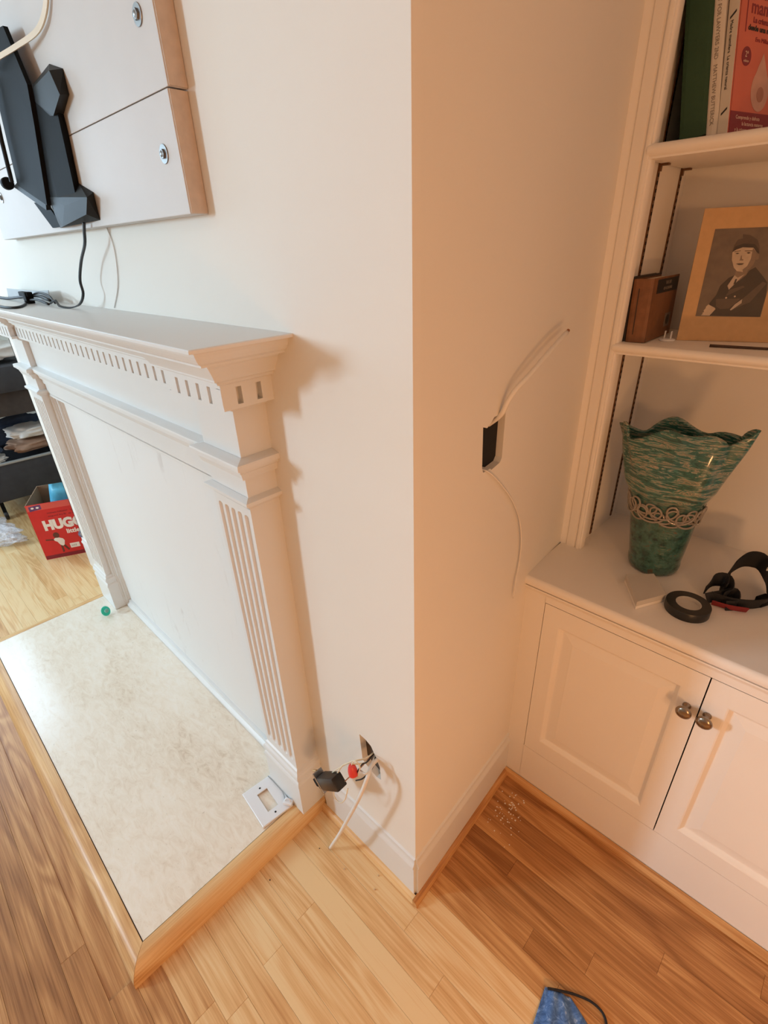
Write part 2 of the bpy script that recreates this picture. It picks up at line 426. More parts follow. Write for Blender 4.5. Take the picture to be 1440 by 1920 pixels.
def wall_with_opening(name, axis, c0, c1, a0, a1, o0, o1, z0, z1):
    mb = MB()
    def bx(u0, u1, w0, w1):
        if axis == 'y': mb.box((u0, c0, w0), (u1, c1, w1))
        else: mb.box((c0, u0, w0), (c1, u1, w1))
    bx(a0, o0, 0, H); bx(o1, a1, 0, H); bx(o0, o1, 0, z0); bx(o0, o1, z1, H)
    mb.build(name, 'wall_paint')['kind'] = 'structure'
wall_with_opening('wall_rear', 'y', -3.75, -3.6, -3.97, 4.25, WIN1[0]-.24, WIN1[0]+.24, WIN1[2]-.41, WIN1[2]+.41)
wall_with_opening('wall_left', 'x', -3.97, -3.82, -3.75, .95, WIN2[1]-.50, WIN2[1]+.50, WIN2[2]-.52, WIN2[2]+.52)
MB().box((-3.97,-3.75,H),(4.25,.95,H+.05)).build('ceiling', 'ceiling_paint')['kind'] = 'structure'
def window(n, M, w_, h_):
    e = empty('window_%d' % n, M.translation, kind='structure')
    f = MB()
    for s in (-1, 1):
        f.box((s*w_/2-.03, -.02, -h_/2-.03), (s*w_/2+.03, .02, h_/2+.03), M); f.box((-w_/2, -.02, s*h_/2-.03), (w_/2, .02, s*h_/2+.03), M)
    f.build('window_frame', 'window_paint', e)
    MB().box((-w_/2-.06, -.02, -h_/2-.06), (w_/2+.06, .06, -h_/2-.03), M).build('window_sill', 'window_paint', e)
    MB().box((-w_/2, -.012, -.015), (w_/2, .012, .015), M).build('meeting_rail', 'window_paint', e)
window(1, frame((WIN1[0], -3.6, WIN1[2]), (-1, 0, 0), (0, 1, 0)), .48, .82)
window(2, frame((-3.82, WIN2[1], WIN2[2]), (0, 1, 0), (1, 0, 0)), 1.00, 1.04)
# ---- floor: sub-slab plus every plank that can be seen
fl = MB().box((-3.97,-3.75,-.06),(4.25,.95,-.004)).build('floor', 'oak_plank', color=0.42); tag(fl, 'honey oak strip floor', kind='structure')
PW_ = 0.052
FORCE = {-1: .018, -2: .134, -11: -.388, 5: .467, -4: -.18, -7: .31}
TONE = {-3: 1.12, -1: .86, -2: .74, 0: .88, -4: .80, -5: .80, -6: .88, -7: .70, -8: .76, -9: .66, -12: .30, -13: .16, -14: .14, -15: .2, -11: .34, 3: .28, 4: .16, 5: .32, 6: .18, 7: .26, 8: .2, 2: .22, 1: .42}  # niche and near-left shade painted into plank tones; daylit rows made lighter
def plank(x0, x1, y0, y1, tone):
    g = .00015; c = .00045
    v = []
    for z, k in ((-.012, 0), (-c, 0), (0, c)):
        v += [(x0+g+k, y0+g+k, z), (x1-g-k, y0+g+k, z), (x1-g-k, y1-g-k, z), (x0+g+k, y1-g-k, z)]
    f = [(8, 9, 10, 11)]
    for b in (0, 4): f += [(b+i, b+(i+1) % 4, b+4+(i+1) % 4, b+4+i) for i in range(4)]
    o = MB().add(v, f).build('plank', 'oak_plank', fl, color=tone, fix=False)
rp = random.Random(21)
for k in range(-21, 10):
    y0 = -.012 + PW_*k; y1 = y0 + PW_
    if y1 > -.54 and y0 < .01: segs = [(-3.8, -1.825), (-.36, 1.15)]
    elif y0 >= .01: segs = [(-3.8, -2.2), (-.045, .80)] if y1 <= .47 else [(-3.8, -2.2)]
    else: segs = [(-3.2, 1.15)]
    for a, b in segs:
        cuts = [a]; x = a + rp.uniform(.15, .8)
        while x < b - .12: cuts.append(x); x += rp.uniform(.75, 1.6)
        cuts.append(b)
        if k in FORCE and a < FORCE[k] < b:
            cuts = [c for c in cuts if abs(c-FORCE[k]) > .3 or c in (a, b)] + [FORCE[k]]; cuts = sorted(set(cuts))
        for i in range(len(cuts)-1):
            t = min(.95, max(.12, rp.gauss(.47, .15)))
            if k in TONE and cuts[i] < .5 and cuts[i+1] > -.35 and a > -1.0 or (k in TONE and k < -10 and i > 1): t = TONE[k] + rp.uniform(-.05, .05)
            if a < -2 and k > -12: t = min(1.2, t + .45)  # far-left planks paler: stronger light there put into their tone
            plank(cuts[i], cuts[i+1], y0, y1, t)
# ---- baseboards and oak shoe mouldings
BP = [(0,0),(.007,0),(.007,.128),(.0095,.131),(.0095,.137),(.006,.143),(.004,.152),(.0045,.160),(0,.163)]
o = MB().sweep(BP, [(-.33, WA), (-.008, WA)], cap=True).build('baseboard_chimney_front', 'trim_paint', smooth=True); o['kind'] = 'structure'
o = MB().sweep(BP, [(-.008, WA), (wbx(.455), .455)], cap=True).build('baseboard_chimney_side', 'trim_paint', smooth=True); o['kind'] = 'structure'
SHP = [(.006,.0),(.006,.021)] + [(.006+.013*math.sin(a), .021*math.cos(a)**.8 if math.cos(a) > 1e-6 else 0) for a in (0.25, .5, .75, 1.0, 1.25, math.pi/2)]
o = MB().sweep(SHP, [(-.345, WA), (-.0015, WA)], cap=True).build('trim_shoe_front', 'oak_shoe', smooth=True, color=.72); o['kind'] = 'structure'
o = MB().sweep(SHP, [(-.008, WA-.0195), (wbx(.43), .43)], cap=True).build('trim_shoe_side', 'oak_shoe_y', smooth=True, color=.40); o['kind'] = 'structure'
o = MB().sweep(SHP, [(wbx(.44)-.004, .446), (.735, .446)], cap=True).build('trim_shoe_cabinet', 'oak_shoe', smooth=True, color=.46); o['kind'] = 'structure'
o = MB().sweep(BP, [(-2.2, .5), (-2.2, WA), (-1.82, WA)], cap=True).build('baseboard_chimney_left', 'trim_paint', smooth=True); o['kind'] = 'structure'
# ================================================================== hearth
HZ = .045
he = empty('hearth', (-1.09, -.25, 0), 'raised beige travertine hearth with rounded oak border in front of the mantel', 'hearth')
MB().box((-1.80,-.4885,.0),(-.3865,WA,HZ-.001)).build('stone_slab', 'travertine', he)
hp = [(-1.7985, 0), (-1.7985, -.4905), (-.3845, -.4905), (-.3845, WA)]
prof = [(0,0),(0,HZ),(.018,HZ+.0008),(.026,HZ-.002),(.034,HZ-.008),(.041,HZ-.017),(.0455,HZ-.029),(.0465,0)]
rows = [offset_path(hp, d, z) for d, z in prof]
for s in range(3):
    g = []
    for end in (s, s+1): g.append([Vector(r[end]) for r in rows])
    dv = (g[1][0]-g[0][0]).normalized()*.0004
    g[0] = [p+dv for p in g[0]]; g[1] = [p-dv for p in g[1]]
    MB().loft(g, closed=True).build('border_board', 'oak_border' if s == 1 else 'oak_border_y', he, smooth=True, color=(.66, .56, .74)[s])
# ================================================================== fireplace mantel
XL, XR, YF, PWD, SR = -1.792, -.352, -.058, .132, .018
XLi, XRi = XL+PWD, XR-PWD
ma = empty('fireplace_mantel', ((XL+XR)/2, 0, HZ), 'white painted wooden fireplace mantel with fluted pilasters and dentil moulding', 'mantel')
straight = [(XL, .02), (XL, YF), (XR, YF), (XR, .02)]
broken = [(XL, .02), (XL, YF), (XLi, YF), (XLi, YF+SR), (XRi, YF+SR), (XRi, YF), (XR, YF), (XR, .02)]
# shelf board and crown
MB().sweep([(0,1.280),(.100,1.282),(.1035,1.2825),(.1035,1.2865),(.102,1.288)], straight).add(
    [(XL-.102,.02,1.288),(XL-.102,YF-.102,1.288),(XR+.102,YF-.102,1.288),(XR+.102,.02,1.288)], [(0,1,2,3)]).build('shelf_board', 'trim_paint', ma)
cove = [(.096,1.2825),(.0935,1.2815),(.0912,1.279),(.0900,1.2745),(.0873,1.2695),(.0835,1.2640),(.0774,1.2600),(.0774,1.2572),(.0640,1.2550),(.0600,1.2535),(.0600,1.2515),(.04,1.2510)]
MB().sweep(cove, straight).build('crown_moulding', 'trim_paint', ma)
bed = [(.0587,1.2525),(.0575,1.2490),(.0526,1.2414),(.0485,1.2345),(.0455,1.2290),(.0455,1.2262),(.0400,1.2240),(.0380,1.2215),(.0380,1.2192),(.0320,1.2170),(.0300,1.2155),(.0300,1.2095),(.0,1.2090)]
MB().sweep(bed, broken).build('bed_moulding', 'trim_paint', ma)
# dentil course: recessed band, sill strip, single teeth
MB().sweep([(.0165,1.212),(.0165,1.178)], broken).build('dentil_band', 'trim_paint', ma)
MB().sweep([(.010,1.1812),(.0295,1.1812),(.0295,1.1745),(.0180,1.1740),(.0118,1.1728),(.0118,1.1695),(.0060,1.1670),(.0033,1.1640),(.0,1.1635)], broken).build('dentil_sill', 'trim_paint', ma)
def teeth_mesh(w_, d_, h_):
    me = MB().box((-w_/2,-d_,0),(w_/2,0,h_)); m = bpy.data.meshes.new('dentil'); m.from_pydata([tuple(v) for v in me.v], [], me.f); m.materials.append(MATS['trim_paint']); return m
TM = teeth_mesh(.0270, .0126, .0300)
def tooth(x, y, rz):
    o = bpy.data.objects.new('dentil', TM); COL.objects.link(o); o.parent = ma
    o.location = Vector((x, y, 1.1806)) - Vector(ma.location); o.rotation_euler.z = rz
PIT = .0372
n = int((XRi-XLi-.02)/PIT); x0 = (XLi+XRi)/2 - (n-1)*PIT/2
for i in range(n): tooth(x0+i*PIT, YF+SR-.0168, 0)
for c in ((XL+XLi)/2, (XR+XRi)/2):
    for i in range(5): tooth(c+(i-2)*PIT, YF-.0168, 0)
for i in range(3):
    tooth(XR+.0168, YF-.0165+i*PIT, math.pi/2); tooth(XL-.0168, YF-.0165+i*PIT, -math.pi/2)
# frieze and header
MB().box((XLi-.005,YF+SR,1.02),(XRi+.005,.02,1.20)).build('frieze', 'trim_paint', ma)
MB().box((XLi-.005,YF+SR+.004,.985),(XRi+.005,.02,1.03)).build('header_board', 'trim_paint', ma)
arch = [(.0,1.0785),(.0165,1.0750),(.0205,1.0735),(.0212,1.0700),(.0212,1.0628),(.0150,1.0615),(.0150,1.0562),(.0115,1.0530),(.0100,1.0480),(.0080,1.0420),(.0080,1.0395),(.0,1.0385)]
MB().sweep(arch, broken).build('architrave_moulding', 'trim_paint', ma)
# pilasters
def pilaster(xa, xb):
    p = MB().box((xa, YF, .16), (xb, .02, 1.21)).v
    par = empty('pilaster', Vector(((xa+xb)/2, YF, HZ)) - Vector(ma.location)); par.parent = ma
    body = MB().box((xa, YF+.0005, .975), (xb, .02, 1.20))
    body.build('capital_block', 'trim_paint', par)
    # fluted shaft: front is a height field with five round-ended flutes
    z0, z1 = .19, .975; w_ = xb-xa; fl_r = .0072; nF = 5; pitch = .0238
    cx = [(xa+xb)/2 + (i-2)*pitch for i in range(nF)]
    xs = sorted(set([xa, xb] + [round(c + fl_r*t, 5) for c in cx for t in (-1.02,-.97,-.85,-.6,-.3,0,.3,.6,.85,.97,1.02)]))
    zs = sorted([z0, z1] + [.243+fl_r*(1-t) for t in (1.05,.98,.9,.75,.5,.2,0,-.4)] + [.35,.5,.65,.8] + [.957-fl_r*(1-t) for t in (1.05,.98,.9,.75,.5,.2,0,-.4)])
    def dep(x, z):
        d = 0
        for c in cx:
            zz = min(max(z, .243+fl_r), .957-fl_r); q = math.hypot(x-c, z-zz)
            if q < fl_r: d = max(d, .85*math.sqrt(fl_r*fl_r-q*q))
        return d
    v = [(x, YF+dep(x, z), z) for z in zs for x in xs]; nx = len(xs)
    f = [(j*nx+i, j*nx+i+1, (j+1)*nx+i+1, (j+1)*nx+i) for j in range(len(zs)-1) for i in range(nx-1)]
    mb = MB().add(v, f)
    mb.add([(xb,YF,z0),(xb,.02,z0),(xb,.02,z1),(xb,YF,z1),(xa,YF,z0),(xa,.02,z0),(xa,.02,z1),(xa,YF,z1)], [(0,1,2,3),(4,7,6,5)])
    mb.build('fluted_shaft', 'trim_paint', par, smooth=True, fix=False)
    path = [(xa, .02), (xa, YF), (xb, YF), (xb, .02)]
    MB().sweep([(.0,1.0000),(.0095,.9960),(.0123,.9945),(.0123,.9880),(.0070,.9865),(.0055,.9820),(.0030,.9790),(0,.9785)], path).build('astragal', 'trim_paint', par)
    MB().sweep([(.0,.218),(.004,.214),(.005,.206),(.009,.201),(.0105,.195),(.0105,.188),(.007,.186),(.007,.176),(.010,.172),(.0115,.166),(.0115,.161)], path).build('base_moulding', 'trim_paint', par)
    e = .010
    MB().box((xa-e, YF-e, HZ+.001), (xb+e, .02, .163)).build('plinth', 'trim_paint', par)
pilaster(XL, XLi); pilaster(XRi, XR)
# stepped inner surround and painted closing board
MB().box((XLi-.004,-.004,HZ),(XRi+.004,.02,.99)).build('closing_panel', 'scuffed_panel', ma)
def surround(prof, name):
    path = [(XRi+.002, HZ), (XRi+.002, .986), (XLi-.002, .986), (XLi-.002, HZ)]   # x,z plane; inward offsets
    rows = []
    for d, y in prof:
        rows.append([(XRi+.002-d, y, HZ), (XRi+.002-d, y, .986-d), (XLi-.002+d, y, .986-d), (XLi-.002+d, y, HZ)])
    nn = 4; f = [(i*nn+j, i*nn+j+1, (i+1)*nn+j+1, (i+1)*nn+j) for i in range(len(rows)-1) for j in range(3)]
    MB().add([p for r in rows for p in r], f).build(name, 'trim_paint', ma)
surround([(0,-.036),(.010,-.036),(.010,-.029),(.014,-.027),(.014,-.022),(.021,-.020),(.021,-.014),(.025,-.012),(.028,-.004)], 'inner_surround')
MB().sweep([(0,HZ+.030),(.008,HZ+.029),(.010,HZ+.024),(.010,HZ+.018),(.015,HZ+.014),(.019,HZ+.009),(.019,HZ)], [(XLi+.012,-.004),(XRi-.004,-.004)], cap=True).build('bottom_strip', 'trim_paint', ma, smooth=True)
# ================================================================== built-in cabinet, counter and bookcase
CX1 = .735
YC = .442                       # front plane of cabinet frame and doors
wl = wbx(YC)
ca = empty('base_cabinet', (.36, .6, 0), 'white painted built-in base cabinet with two panelled doors under the counter', 'cabinet')
D1, DM, D2, DZ0, DZ1 = .022, .3635, .705, .155, .654
fr = MB()
fr.box((wl-.004, YC, .0), (D1-.0015, YC+.02, .6895)); fr.box((D2+.0015, YC, 0), (CX1, YC+.02, .6895))
fr.box((D1-.002, YC, DZ1+.0018), (D2+.002, YC+.02, .6895)); fr.box((D1-.002, YC, 0), (D2+.002, YC+.02, DZ0-.0012))
fr.build('face_frame', 'cabinet_paint', ca)
MB().box((wl-.004, YC+.021, .02), (CX1, .87, .03)).box((wl-.004, .86, .02), (CX1, .87, .6895)).box((wl-.02, YC+.021, .02), (wl-.004, .87, .6895)).box((CX1-.015, YC+.021, .02), (CX1, .87, .6895)).box((wl, YC+.03, .03), (CX1, YC+.034, .685)).build('carcass', 'dark_cavity', ca)
def door(xa, xb, kx):
    za, zb = DZ0, DZ1
    par = empty('door', Vector(((xa+xb)/2, YC, za)) - Vector(ca.location)); par.parent = ca
    st = .0385; rl = .050
    ix0, ix1, iz0, iz1 = xa+st, xb-st, za+rl, zb-rl
    def ring(o, y): return [(ix0+o, y, iz0+o), (ix1-o, y, iz0+o), (ix1-o, y, iz1-o), (ix0+o, y, iz1-o)]
    f = MB()
    ot = [(xa, YC, za), (xb, YC, za), (xb, YC, zb), (xa, YC, zb)]; ob = [(p[0], YC+.019, p[2]) for p in ot]
    rows = [ob, ot, ring(0, YC), ring(.003, YC+.001), ring(.010, YC+.0085), ring(.0115, YC+.0095)]
    f.loft(rows, closed=True, cap=False)
    f.build('door_frame', 'cabinet_paint', par)
    p = MB().loft([ring(.010, YC+.012), ring(.0112, YC+.0092), ring(.014, YC+.0092), ring(.036, YC+.0055), ring(.038, YC+.0050)], closed=True, cap=True)
    p.build('door_panel', 'cabinet_paint', par)
    K = frame((kx, YC, .563), (1, 0, 0), (0, 0, 1))       # local z points to the room (-y)
    MB().lathe([(.0001,0),(.0078,0),(.0078,.002),(.0048,.0045),(.0044,.012),(.0052,.015),(.010,.0175),(.0138,.0205),(.0148,.0232),(.0140,.0258),(.0105,.0282),(.0055,.0296),(.0001,.030)], 24, K).build('knob', 'bronze', par, smooth='all')
door(D1, DM-.0012, .342); door(DM+.0012, D2, .3785)
ct = MB()
nose = [(.60,.690),(.012,.690)]
cp = [(.020,.6905),(.030,.6905),(.0345,.693),(.0365,.698),(.0365,.706),(.0345,.711),(.031,.7145),(.028,.715)]
path = [(wl-.006, YC+.024), (CX1, YC+.024)]
ct.sweep([(-.43,.690)]+cp+[(-.43,.715)], path, closed_prof=True, cap=True)
co = tag(ct.build('countertop', 'cabinet_paint', smooth=True), 'cream painted counter slab with rounded front edge above the panelled doors', 'countertop')
MB().sweep([(.0,.6897),(.010,.6897),(.010,.686),(.006,.682),(.004,.676),(.0,.674)], [(wl-.004, YC), (CX1, YC)], cap=True).build('bed_strip', 'cabinet_paint', ca, smooth=True)
# ---- upper bookcase
YU = .620
bc = empty('bookcase', (.36, .74, .715), 'white painted built-in bookcase with adjustable shelves above the counter', 'bookcase')
# face post with moulded grooves
xa, xb = wbx(YU)-.006, .0155
pp = [(xa, YU+.02), (xa, YU-.002), (xa+.012, YU-.002), (xa+.016, YU+.001), (xa+.020, YU+.001), (xa+.023, YU-.002), (xb-.019, YU-.002), (xb-.017, YU+.0015), (xb-.0145, YU+.0015), (xb-.013, YU-.003), (xb-.008, YU-.004), (xb-.005, YU-.003), (xb-.004, YU+.0005), (xb-.0015, YU+.001), (xb, YU+.003), (xb, YU+.02)]
MB().prism(pp, .715, 2.2).build('face_post', 'cabinet_paint', bc, smooth=True)
MB().box((CX1-.05, YU, .715), (CX1, YU+.02, 2.2)).build('face_post', 'cabinet_paint', bc)
MB().box((wbx(.75)-.01, YU+.02, .715), (.004, .872, 2.2)).build('side_panel', 'cabinet_paint', bc)
MB().box((CX1-.02, YU+.02, .715), (CX1, .872, 2.2)).build('side_panel', 'cabinet_paint', bc)
MB().box((wl-.03, .866, .715), (CX1, .878, 2.2)).build('back_panel', 'cabinet_paint', bc)
MB().box((xa, YU, 2.12), (CX1, .878, 2.2)).build('top_board', 'cabinet_paint', bc)
def standard(y):
    par = MB().box((.004, y-.0045, .722), (.0062, y+.0045, 2.1)).build('shelf_standard', 'standard_brown', bc)
    sl = MB()
    z = .735
    while z < 2.08:
        sl.box((.0062, y-.003, z), (.0066, y+.003, z+.006)); z += .0125
    sl.build('slots', 'dark_cavity', par)['kind'] = 'stuff'
standard(.697); standard(.828)
def shelf(z0, z1):
    yf = YU+.004
    h = z1-z0
    prof = [(-.235, z0), (0, z0+.0), (.004, z0+.001), (.004, z0+.004), (.007, z0+.006)] + [(.007+.004*math.sin(math.pi*i/6), z0+.006+(h-.007)*i/6) for i in range(1, 6)] + [(.006, z1-.0008), (.003, z1), (-.235, z1)]
    s = MB().sweep(prof, [(.0075, yf), (CX1-.022, yf)], closed_prof=True, cap=True).build('shelf', 'cabinet_paint', bc, smooth=True)
    for y in (.697, .828):
        MB().box((.0066, y-.006, z0-.0035), (.022, y+.006, z0-.0005)).box((.0066, y-.004, z0-.012), (.009, y+.004, z0-.0035)).build('shelf_clip', 'standard_brown', s)
shelf(1.188, 1.210); shelf(1.518, 1.541)
# ================================================================== books and things on the shelves
def book(name, label, M, w_, dpt, h_, cover, spine_round=True, group=None, pages='paper_pages'):
    """local x thickness, y depth (spine at y=0), z height; M places it"""
    e = empty(name, M.translation, label, 'book', group); t = .002
    MB().box((0, .0, 0), (t, dpt, h_), M).build('cover_board', cover, e)
    MB().box((w_-t, .0, 0), (w_, dpt, h_), M).build('cover_board', cover, e)
    MB().prism([(0, 0), (w_*.15, -.0015), (w_*.5, -.0022), (w_*.85, -.0015), (w_, 0), (w_, .002), (0, .002)], 0, h_, M).build('spine', cover, e)
    MB().box((t, .002, .003), (w_-t, dpt-.004, h_-.003), M).build('page_block', pages, e)
    return e
def lean(x, y, z, ang, yaw=0.0): return Matrix.Translation((x, y, z)) @ Matrix.Rotation(yaw, 4, 'Z') @ Matrix.Rotation(math.radians(ang), 4, 'Y')
SH2, SH1 = 1.5412, 1.2102
LA = -9.6
# a leaning row: each book's lower edge is its right corner, so lift the left corner onto the shelf
def leaning(x_left, w_, yaw=0.0): return lean(x_left, .656, SH2, LA, yaw)
book('hardback_book', 'dark green cloth hardback leaning at the left end of the upper shelf', leaning(.0440, .040), .040, .17, .262, 'green_cloth')
bw = book('paperback_book', 'thin cream paperback with dark spine lettering beside the green hardback', leaning(.0850, .0165), .0165, .175, .25, 'book_white')
br_ = book('red_paperback', 'salmon red paperback with a milk drop on its cover, last of the leaning row', leaning(.1022, .0165, -.32), .0165, .215, .30, 'book_red')
Mw = leaning(.0850, .0165)
text_mesh('TYPOGRAPHY FOR LAWYERS 2ND   MATTHEW BUTTERICK', .0078, Mw @ frame((.0048, -.0024, .225), (0, 0, -1), (1, 0, 0)), 'ink_grey', bw)
Mr = leaning(.1022, .0165, -.32)
MB().box((.0006, -.0026, .0), (.0159, -.0008, .298), Mr).build('spine_label', 'book_white', br_)
text_mesh('Madre mamifera  La crianza natural', .0062, Mr @ frame((.0055, -.0029, .150), (0, 0, -1), (1, 0, 0)), 'ink_black', br_)
for zz in (.152, .028):
    MB().prism([(.004,0),(.013,.006),(.013,.009),(.004,.003)], 0, .0004, Mr @ frame((0, -.0027, zz), (1, 0, 0), (0, 0, 1))).build('spine_mark', 'ink_black', br_)
CV = Mr @ frame((.0166, 0, 0), (0, 1, 0), (0, 0, 1))          # cover plane facing +x: u = depth from spine, v = height
MB().prism([(.001,.001),(.214,.001),(.214,.031),(.001,.031)], 0, .0003, CV).build('cover_band', 'book_darkred', br_)
MB().prism([(.0175,.134),(.0195,.134),(.0195,.28),(.0175,.28)], 0, .0003, CV).build('cover_line', 'book_darkred', br_)
MB().prism(circ(.028,.104,.0125,24,.0125), 0, .0003, CV).build('edition_badge', 'book_darkred', br_)
text_mesh('2\u00aa', .011, CV @ Matrix.Translation((.028,.103,.0003)), 'ink_cream', br_, align='CENTER')
text_mesh('edicion', .0048, CV @ Matrix.Translation((.028,.0965,.0003)), 'ink_cream', br_, align='CENTER')
drop = [(.074, .112)] + [(.074+.0245*math.cos(a), .062+.0285*math.sin(a)) for a in [math.radians(90-42-k*276/24) for k in range(25)]]
MB().prism(drop, 0, .0003, CV).build('cover_drop', 'book_drop', br_)
MB().prism(circ(.076,.057,.0095,20,.0105), .0003, .0006, CV).build('drop_center', 'book_drop_center', br_)
text_mesh('Madre', .0245, CV @ Matrix.Translation((.045,.1775,.0002)), 'book_darkred', br_, sx=1.1, bold=.0003)
text_mesh('mamifera', .0245, CV @ Matrix.Translation((.028,.1585,.0002)), 'book_darkred', br_, sx=1.1, bold=.0003)
text_mesh('La crianza natural', .0095, CV @ Matrix.Translation((.036,.1475,.0002)), 'book_darkred', br_, sx=1.2, bold=.0003)
text_mesh('desde una nueva mirada', .0095, CV @ Matrix.Translation((.025,.1375,.0002)), 'ink_black', br_, sx=1.2, bold=.0003)
text_mesh('Eva Millan', .0080, CV @ Matrix.Translation((.047,.1245,.0002)), 'book_darkred', br_, sx=1.2)
for k, (t_, u_) in enumerate((('Comprende y disfruta', .016), ('la lactancia materna', .034), ('y la crianza', .016))):
    text_mesh(t_, .0075, CV @ Matrix.Translation((u_, .021-.0085*k, .0003)), 'ink_cream', br_)
# lower shelf: dark thin book, brown book with black label
b1 = book('thin_black_book', 'thin dark brown book against the bookcase post beside the brown book', lean(.0085, .650, SH1, -1.6), .0105, .145, .120, 'photo_dark')
Mb = lean(.0205, .644, SH1, -2.2)
b2 = book('brown_book', 'small brown wood-toned book with black label standing left of the portrait', Mb, .0375, .150, .117, 'cover_wood')
for u in (.012,): MB().box((u, -.0026, .015), (u+.0015, -.0012, .10), Mb).build('spine_rule', 'photo_dark', b2)
CB = Mb @ frame((.0376, 0, 0), (0, 1, 0), (0, 0, 1))
MB().prism([(.035,.088),(.146,.088),(.146,.1135),(.022,.1135),(.022,.088)], 0, .0004, CB).build('cover_label', 'label_black', b2)
text_mesh('THE LIFE', .009, CB @ Matrix.Translation((.085,.103,.0005)), 'ink_grey', b2, align='CENTER')
text_mesh('OF A SOLDIER', .008, CB @ Matrix.Translation((.085,.093,.0005)), 'ink_grey', b2, align='CENTER')
MB().prism([(.10,.018),(.132,.018),(.132,.045),(.10,.045)], 0, .0004, CB).build('cover_emblem', 'ink_grey', b2)
MB().prism(circ(.116,.032,.010), .0004, .0007, CB).build('emblem_disc', 'photo_dark', b2)
# portrait in a cardboard mount
MT = frame((.0968,.7137,1.2104), (.9339,.3574,0), (-.0436,.1138,.9925))
po = empty('portrait_mount', (.0968,.7137,1.2104), 'tan cardboard photo mount holding a sepia portrait of a person in uniform', 'photograph')
MB().box((0,0,-.003), (.168,.234,0), MT, ch=.0006).build('mount_board', 'mat_board', po)
MB().prism([(.03,0),(.13,0),(.08,.16)], -.0045, -.0032, MT @ Matrix.Rotation(math.radians(0), 4, 'X')).build('easel_strut', 'mat_board', po)
MB().box((.0243,.046,0), (.1335,.199,.0005), MT).build('photo_print', 'photo_bg', po)
PR = bpy.data.objects['photo_print']
def pl(name, pts, mat, h):
    MB().prism(pts, .0004, .0005+h*.00012, MT).build(name, mat, po)
pl('print_jacket', [(.0742,.1198),(.0654,.1152),(.0543,.1013),(.0513,.0847),(.0433,.0702),(.046,.0475),(.1325,.0462),(.133,.0836),(.1298,.1066),(.1169,.1204),(.1043,.133),(.0961,.1275),(.0918,.1184),(.0832,.1093)], 'photo_dark', 1)
pl('print_neck', [(.0745,.1288),(.0934,.1318),(.0926,.1196),(.0824,.1127),(.0742,.1190)], 'photo_shade', 2)
pl('print_shirt', [(.0739,.1195),(.0800,.1150),(.0900,.1215),(.084,.113),(.0703,.0941),(.0665,.1012)], 'photo_light', 3)
pl('print_tie', [(.0766,.1125),(.0796,.1133),(.0790,.105),(.0755,.103)], 'photo_dark', 4)
pl('print_face', [(.061,.1599),(.0662,.1631),(.076,.1667),(.0931,.1656),(.1003,.1577),(.1012,.1466),(.1,.1376),(.0955,.1298),(.086,.1248),(.0759,.1266),(.0696,.1325),(.0631,.1463)], 'photo_skin', 4)
pl('print_cheek', [(.0925,.1650),(.1003,.1577),(.1012,.1466),(.1,.1376),(.0955,.1298),(.086,.1248),(.0845,.1290),(.0905,.1350),(.0935,.1470)], 'photo_shade', 5)
pl('print_ear', [(.0995,.1560),(.1054,.1550),(.1055,.1464),(.1020,.1450)], 'photo_shade', 5)
pl('print_cap', [(.0608,.1587),(.0619,.1699),(.0655,.1798),(.073,.1817),(.0714,.1883),(.0828,.1868),(.0962,.1787),(.1018,.1687),(.1046,.1554),(.1002,.1583),(.0931,.1656),(.0759,.1673),(.0662,.1631)], 'photo_mid', 6)
pl('print_cap_fold', [(.0608,.1587),(.0640,.1690),(.076,.1730),(.094,.1715),(.1010,.1640),(.1046,.1554),(.1002,.1583),(.0931,.1656),(.0759,.1673),(.0662,.1631)], 'photo_dark', 7)
for q in ([(.0663,.1568),(.0695,.1578),(.0730,.1570),(.0700,.1555)], [(.0838,.1575),(.0875,.1585),(.0912,.1572),(.0875,.1557)]): pl('print_eye', q, 'photo_dark', 6)
for q in ([(.0640,.1600),(.0739,.1618),(.0742,.1608),(.0642,.1588)], [(.0804,.1612),(.0925,.1612),(.0930,.1600),(.0806,.1600)]): pl('print_brow', q, 'photo_mid', 6)
pl('print_nose', [(.0765,.153),(.0775,.153),(.0790,.1475),(.0825,.1458),(.0810,.1442),(.0750,.1448),(.0765,.1465)], 'photo_shade', 6)
pl('print_mouth', [(.0715,.1392),(.0770,.1400),(.0845,.1398),(.0820,.1372),(.0765,.1368)], 'photo_mid', 6)
pl('print_belt', [(.0529,.0775),(.0926,.0788),(.0913,.0753),(.0781,.0608),(.0638,.0595),(.0559,.0642)], 'photo_mid', 2)
pl('print_lapel', [(.0714,.0941),(.0917,.1011),(.0955,.0987),(.0675,.0823)], 'photo_mid', 2)
pl('print_sleeve', [(.122,.108),(.1290,.105),(.110,.072),(.0975,.066),(.0822,.0572),(.0963,.0776)], 'photo_mid', 2)
pl('print_cuff', [(.0962,.0776),(.0968,.0705),(.0822,.0572),(.0803,.0584),(.0863,.0681)], 'photo_light', 3)
pl('print_hand', [(.0421,.0678),(.0542,.0618),(.0559,.0594),(.0484,.0475),(.0332,.0478),(.0360,.0500),(.0350,.0520),(.0376,.0543),(.0362,.0565),(.0386,.0604),(.0390,.0640)], 'photo_skin', 3)
for u, v in ((.0692,.0799),(.083,.0823)): pl('print_button', circ(u, v, .0016, 10), 'photo_skin', 4)
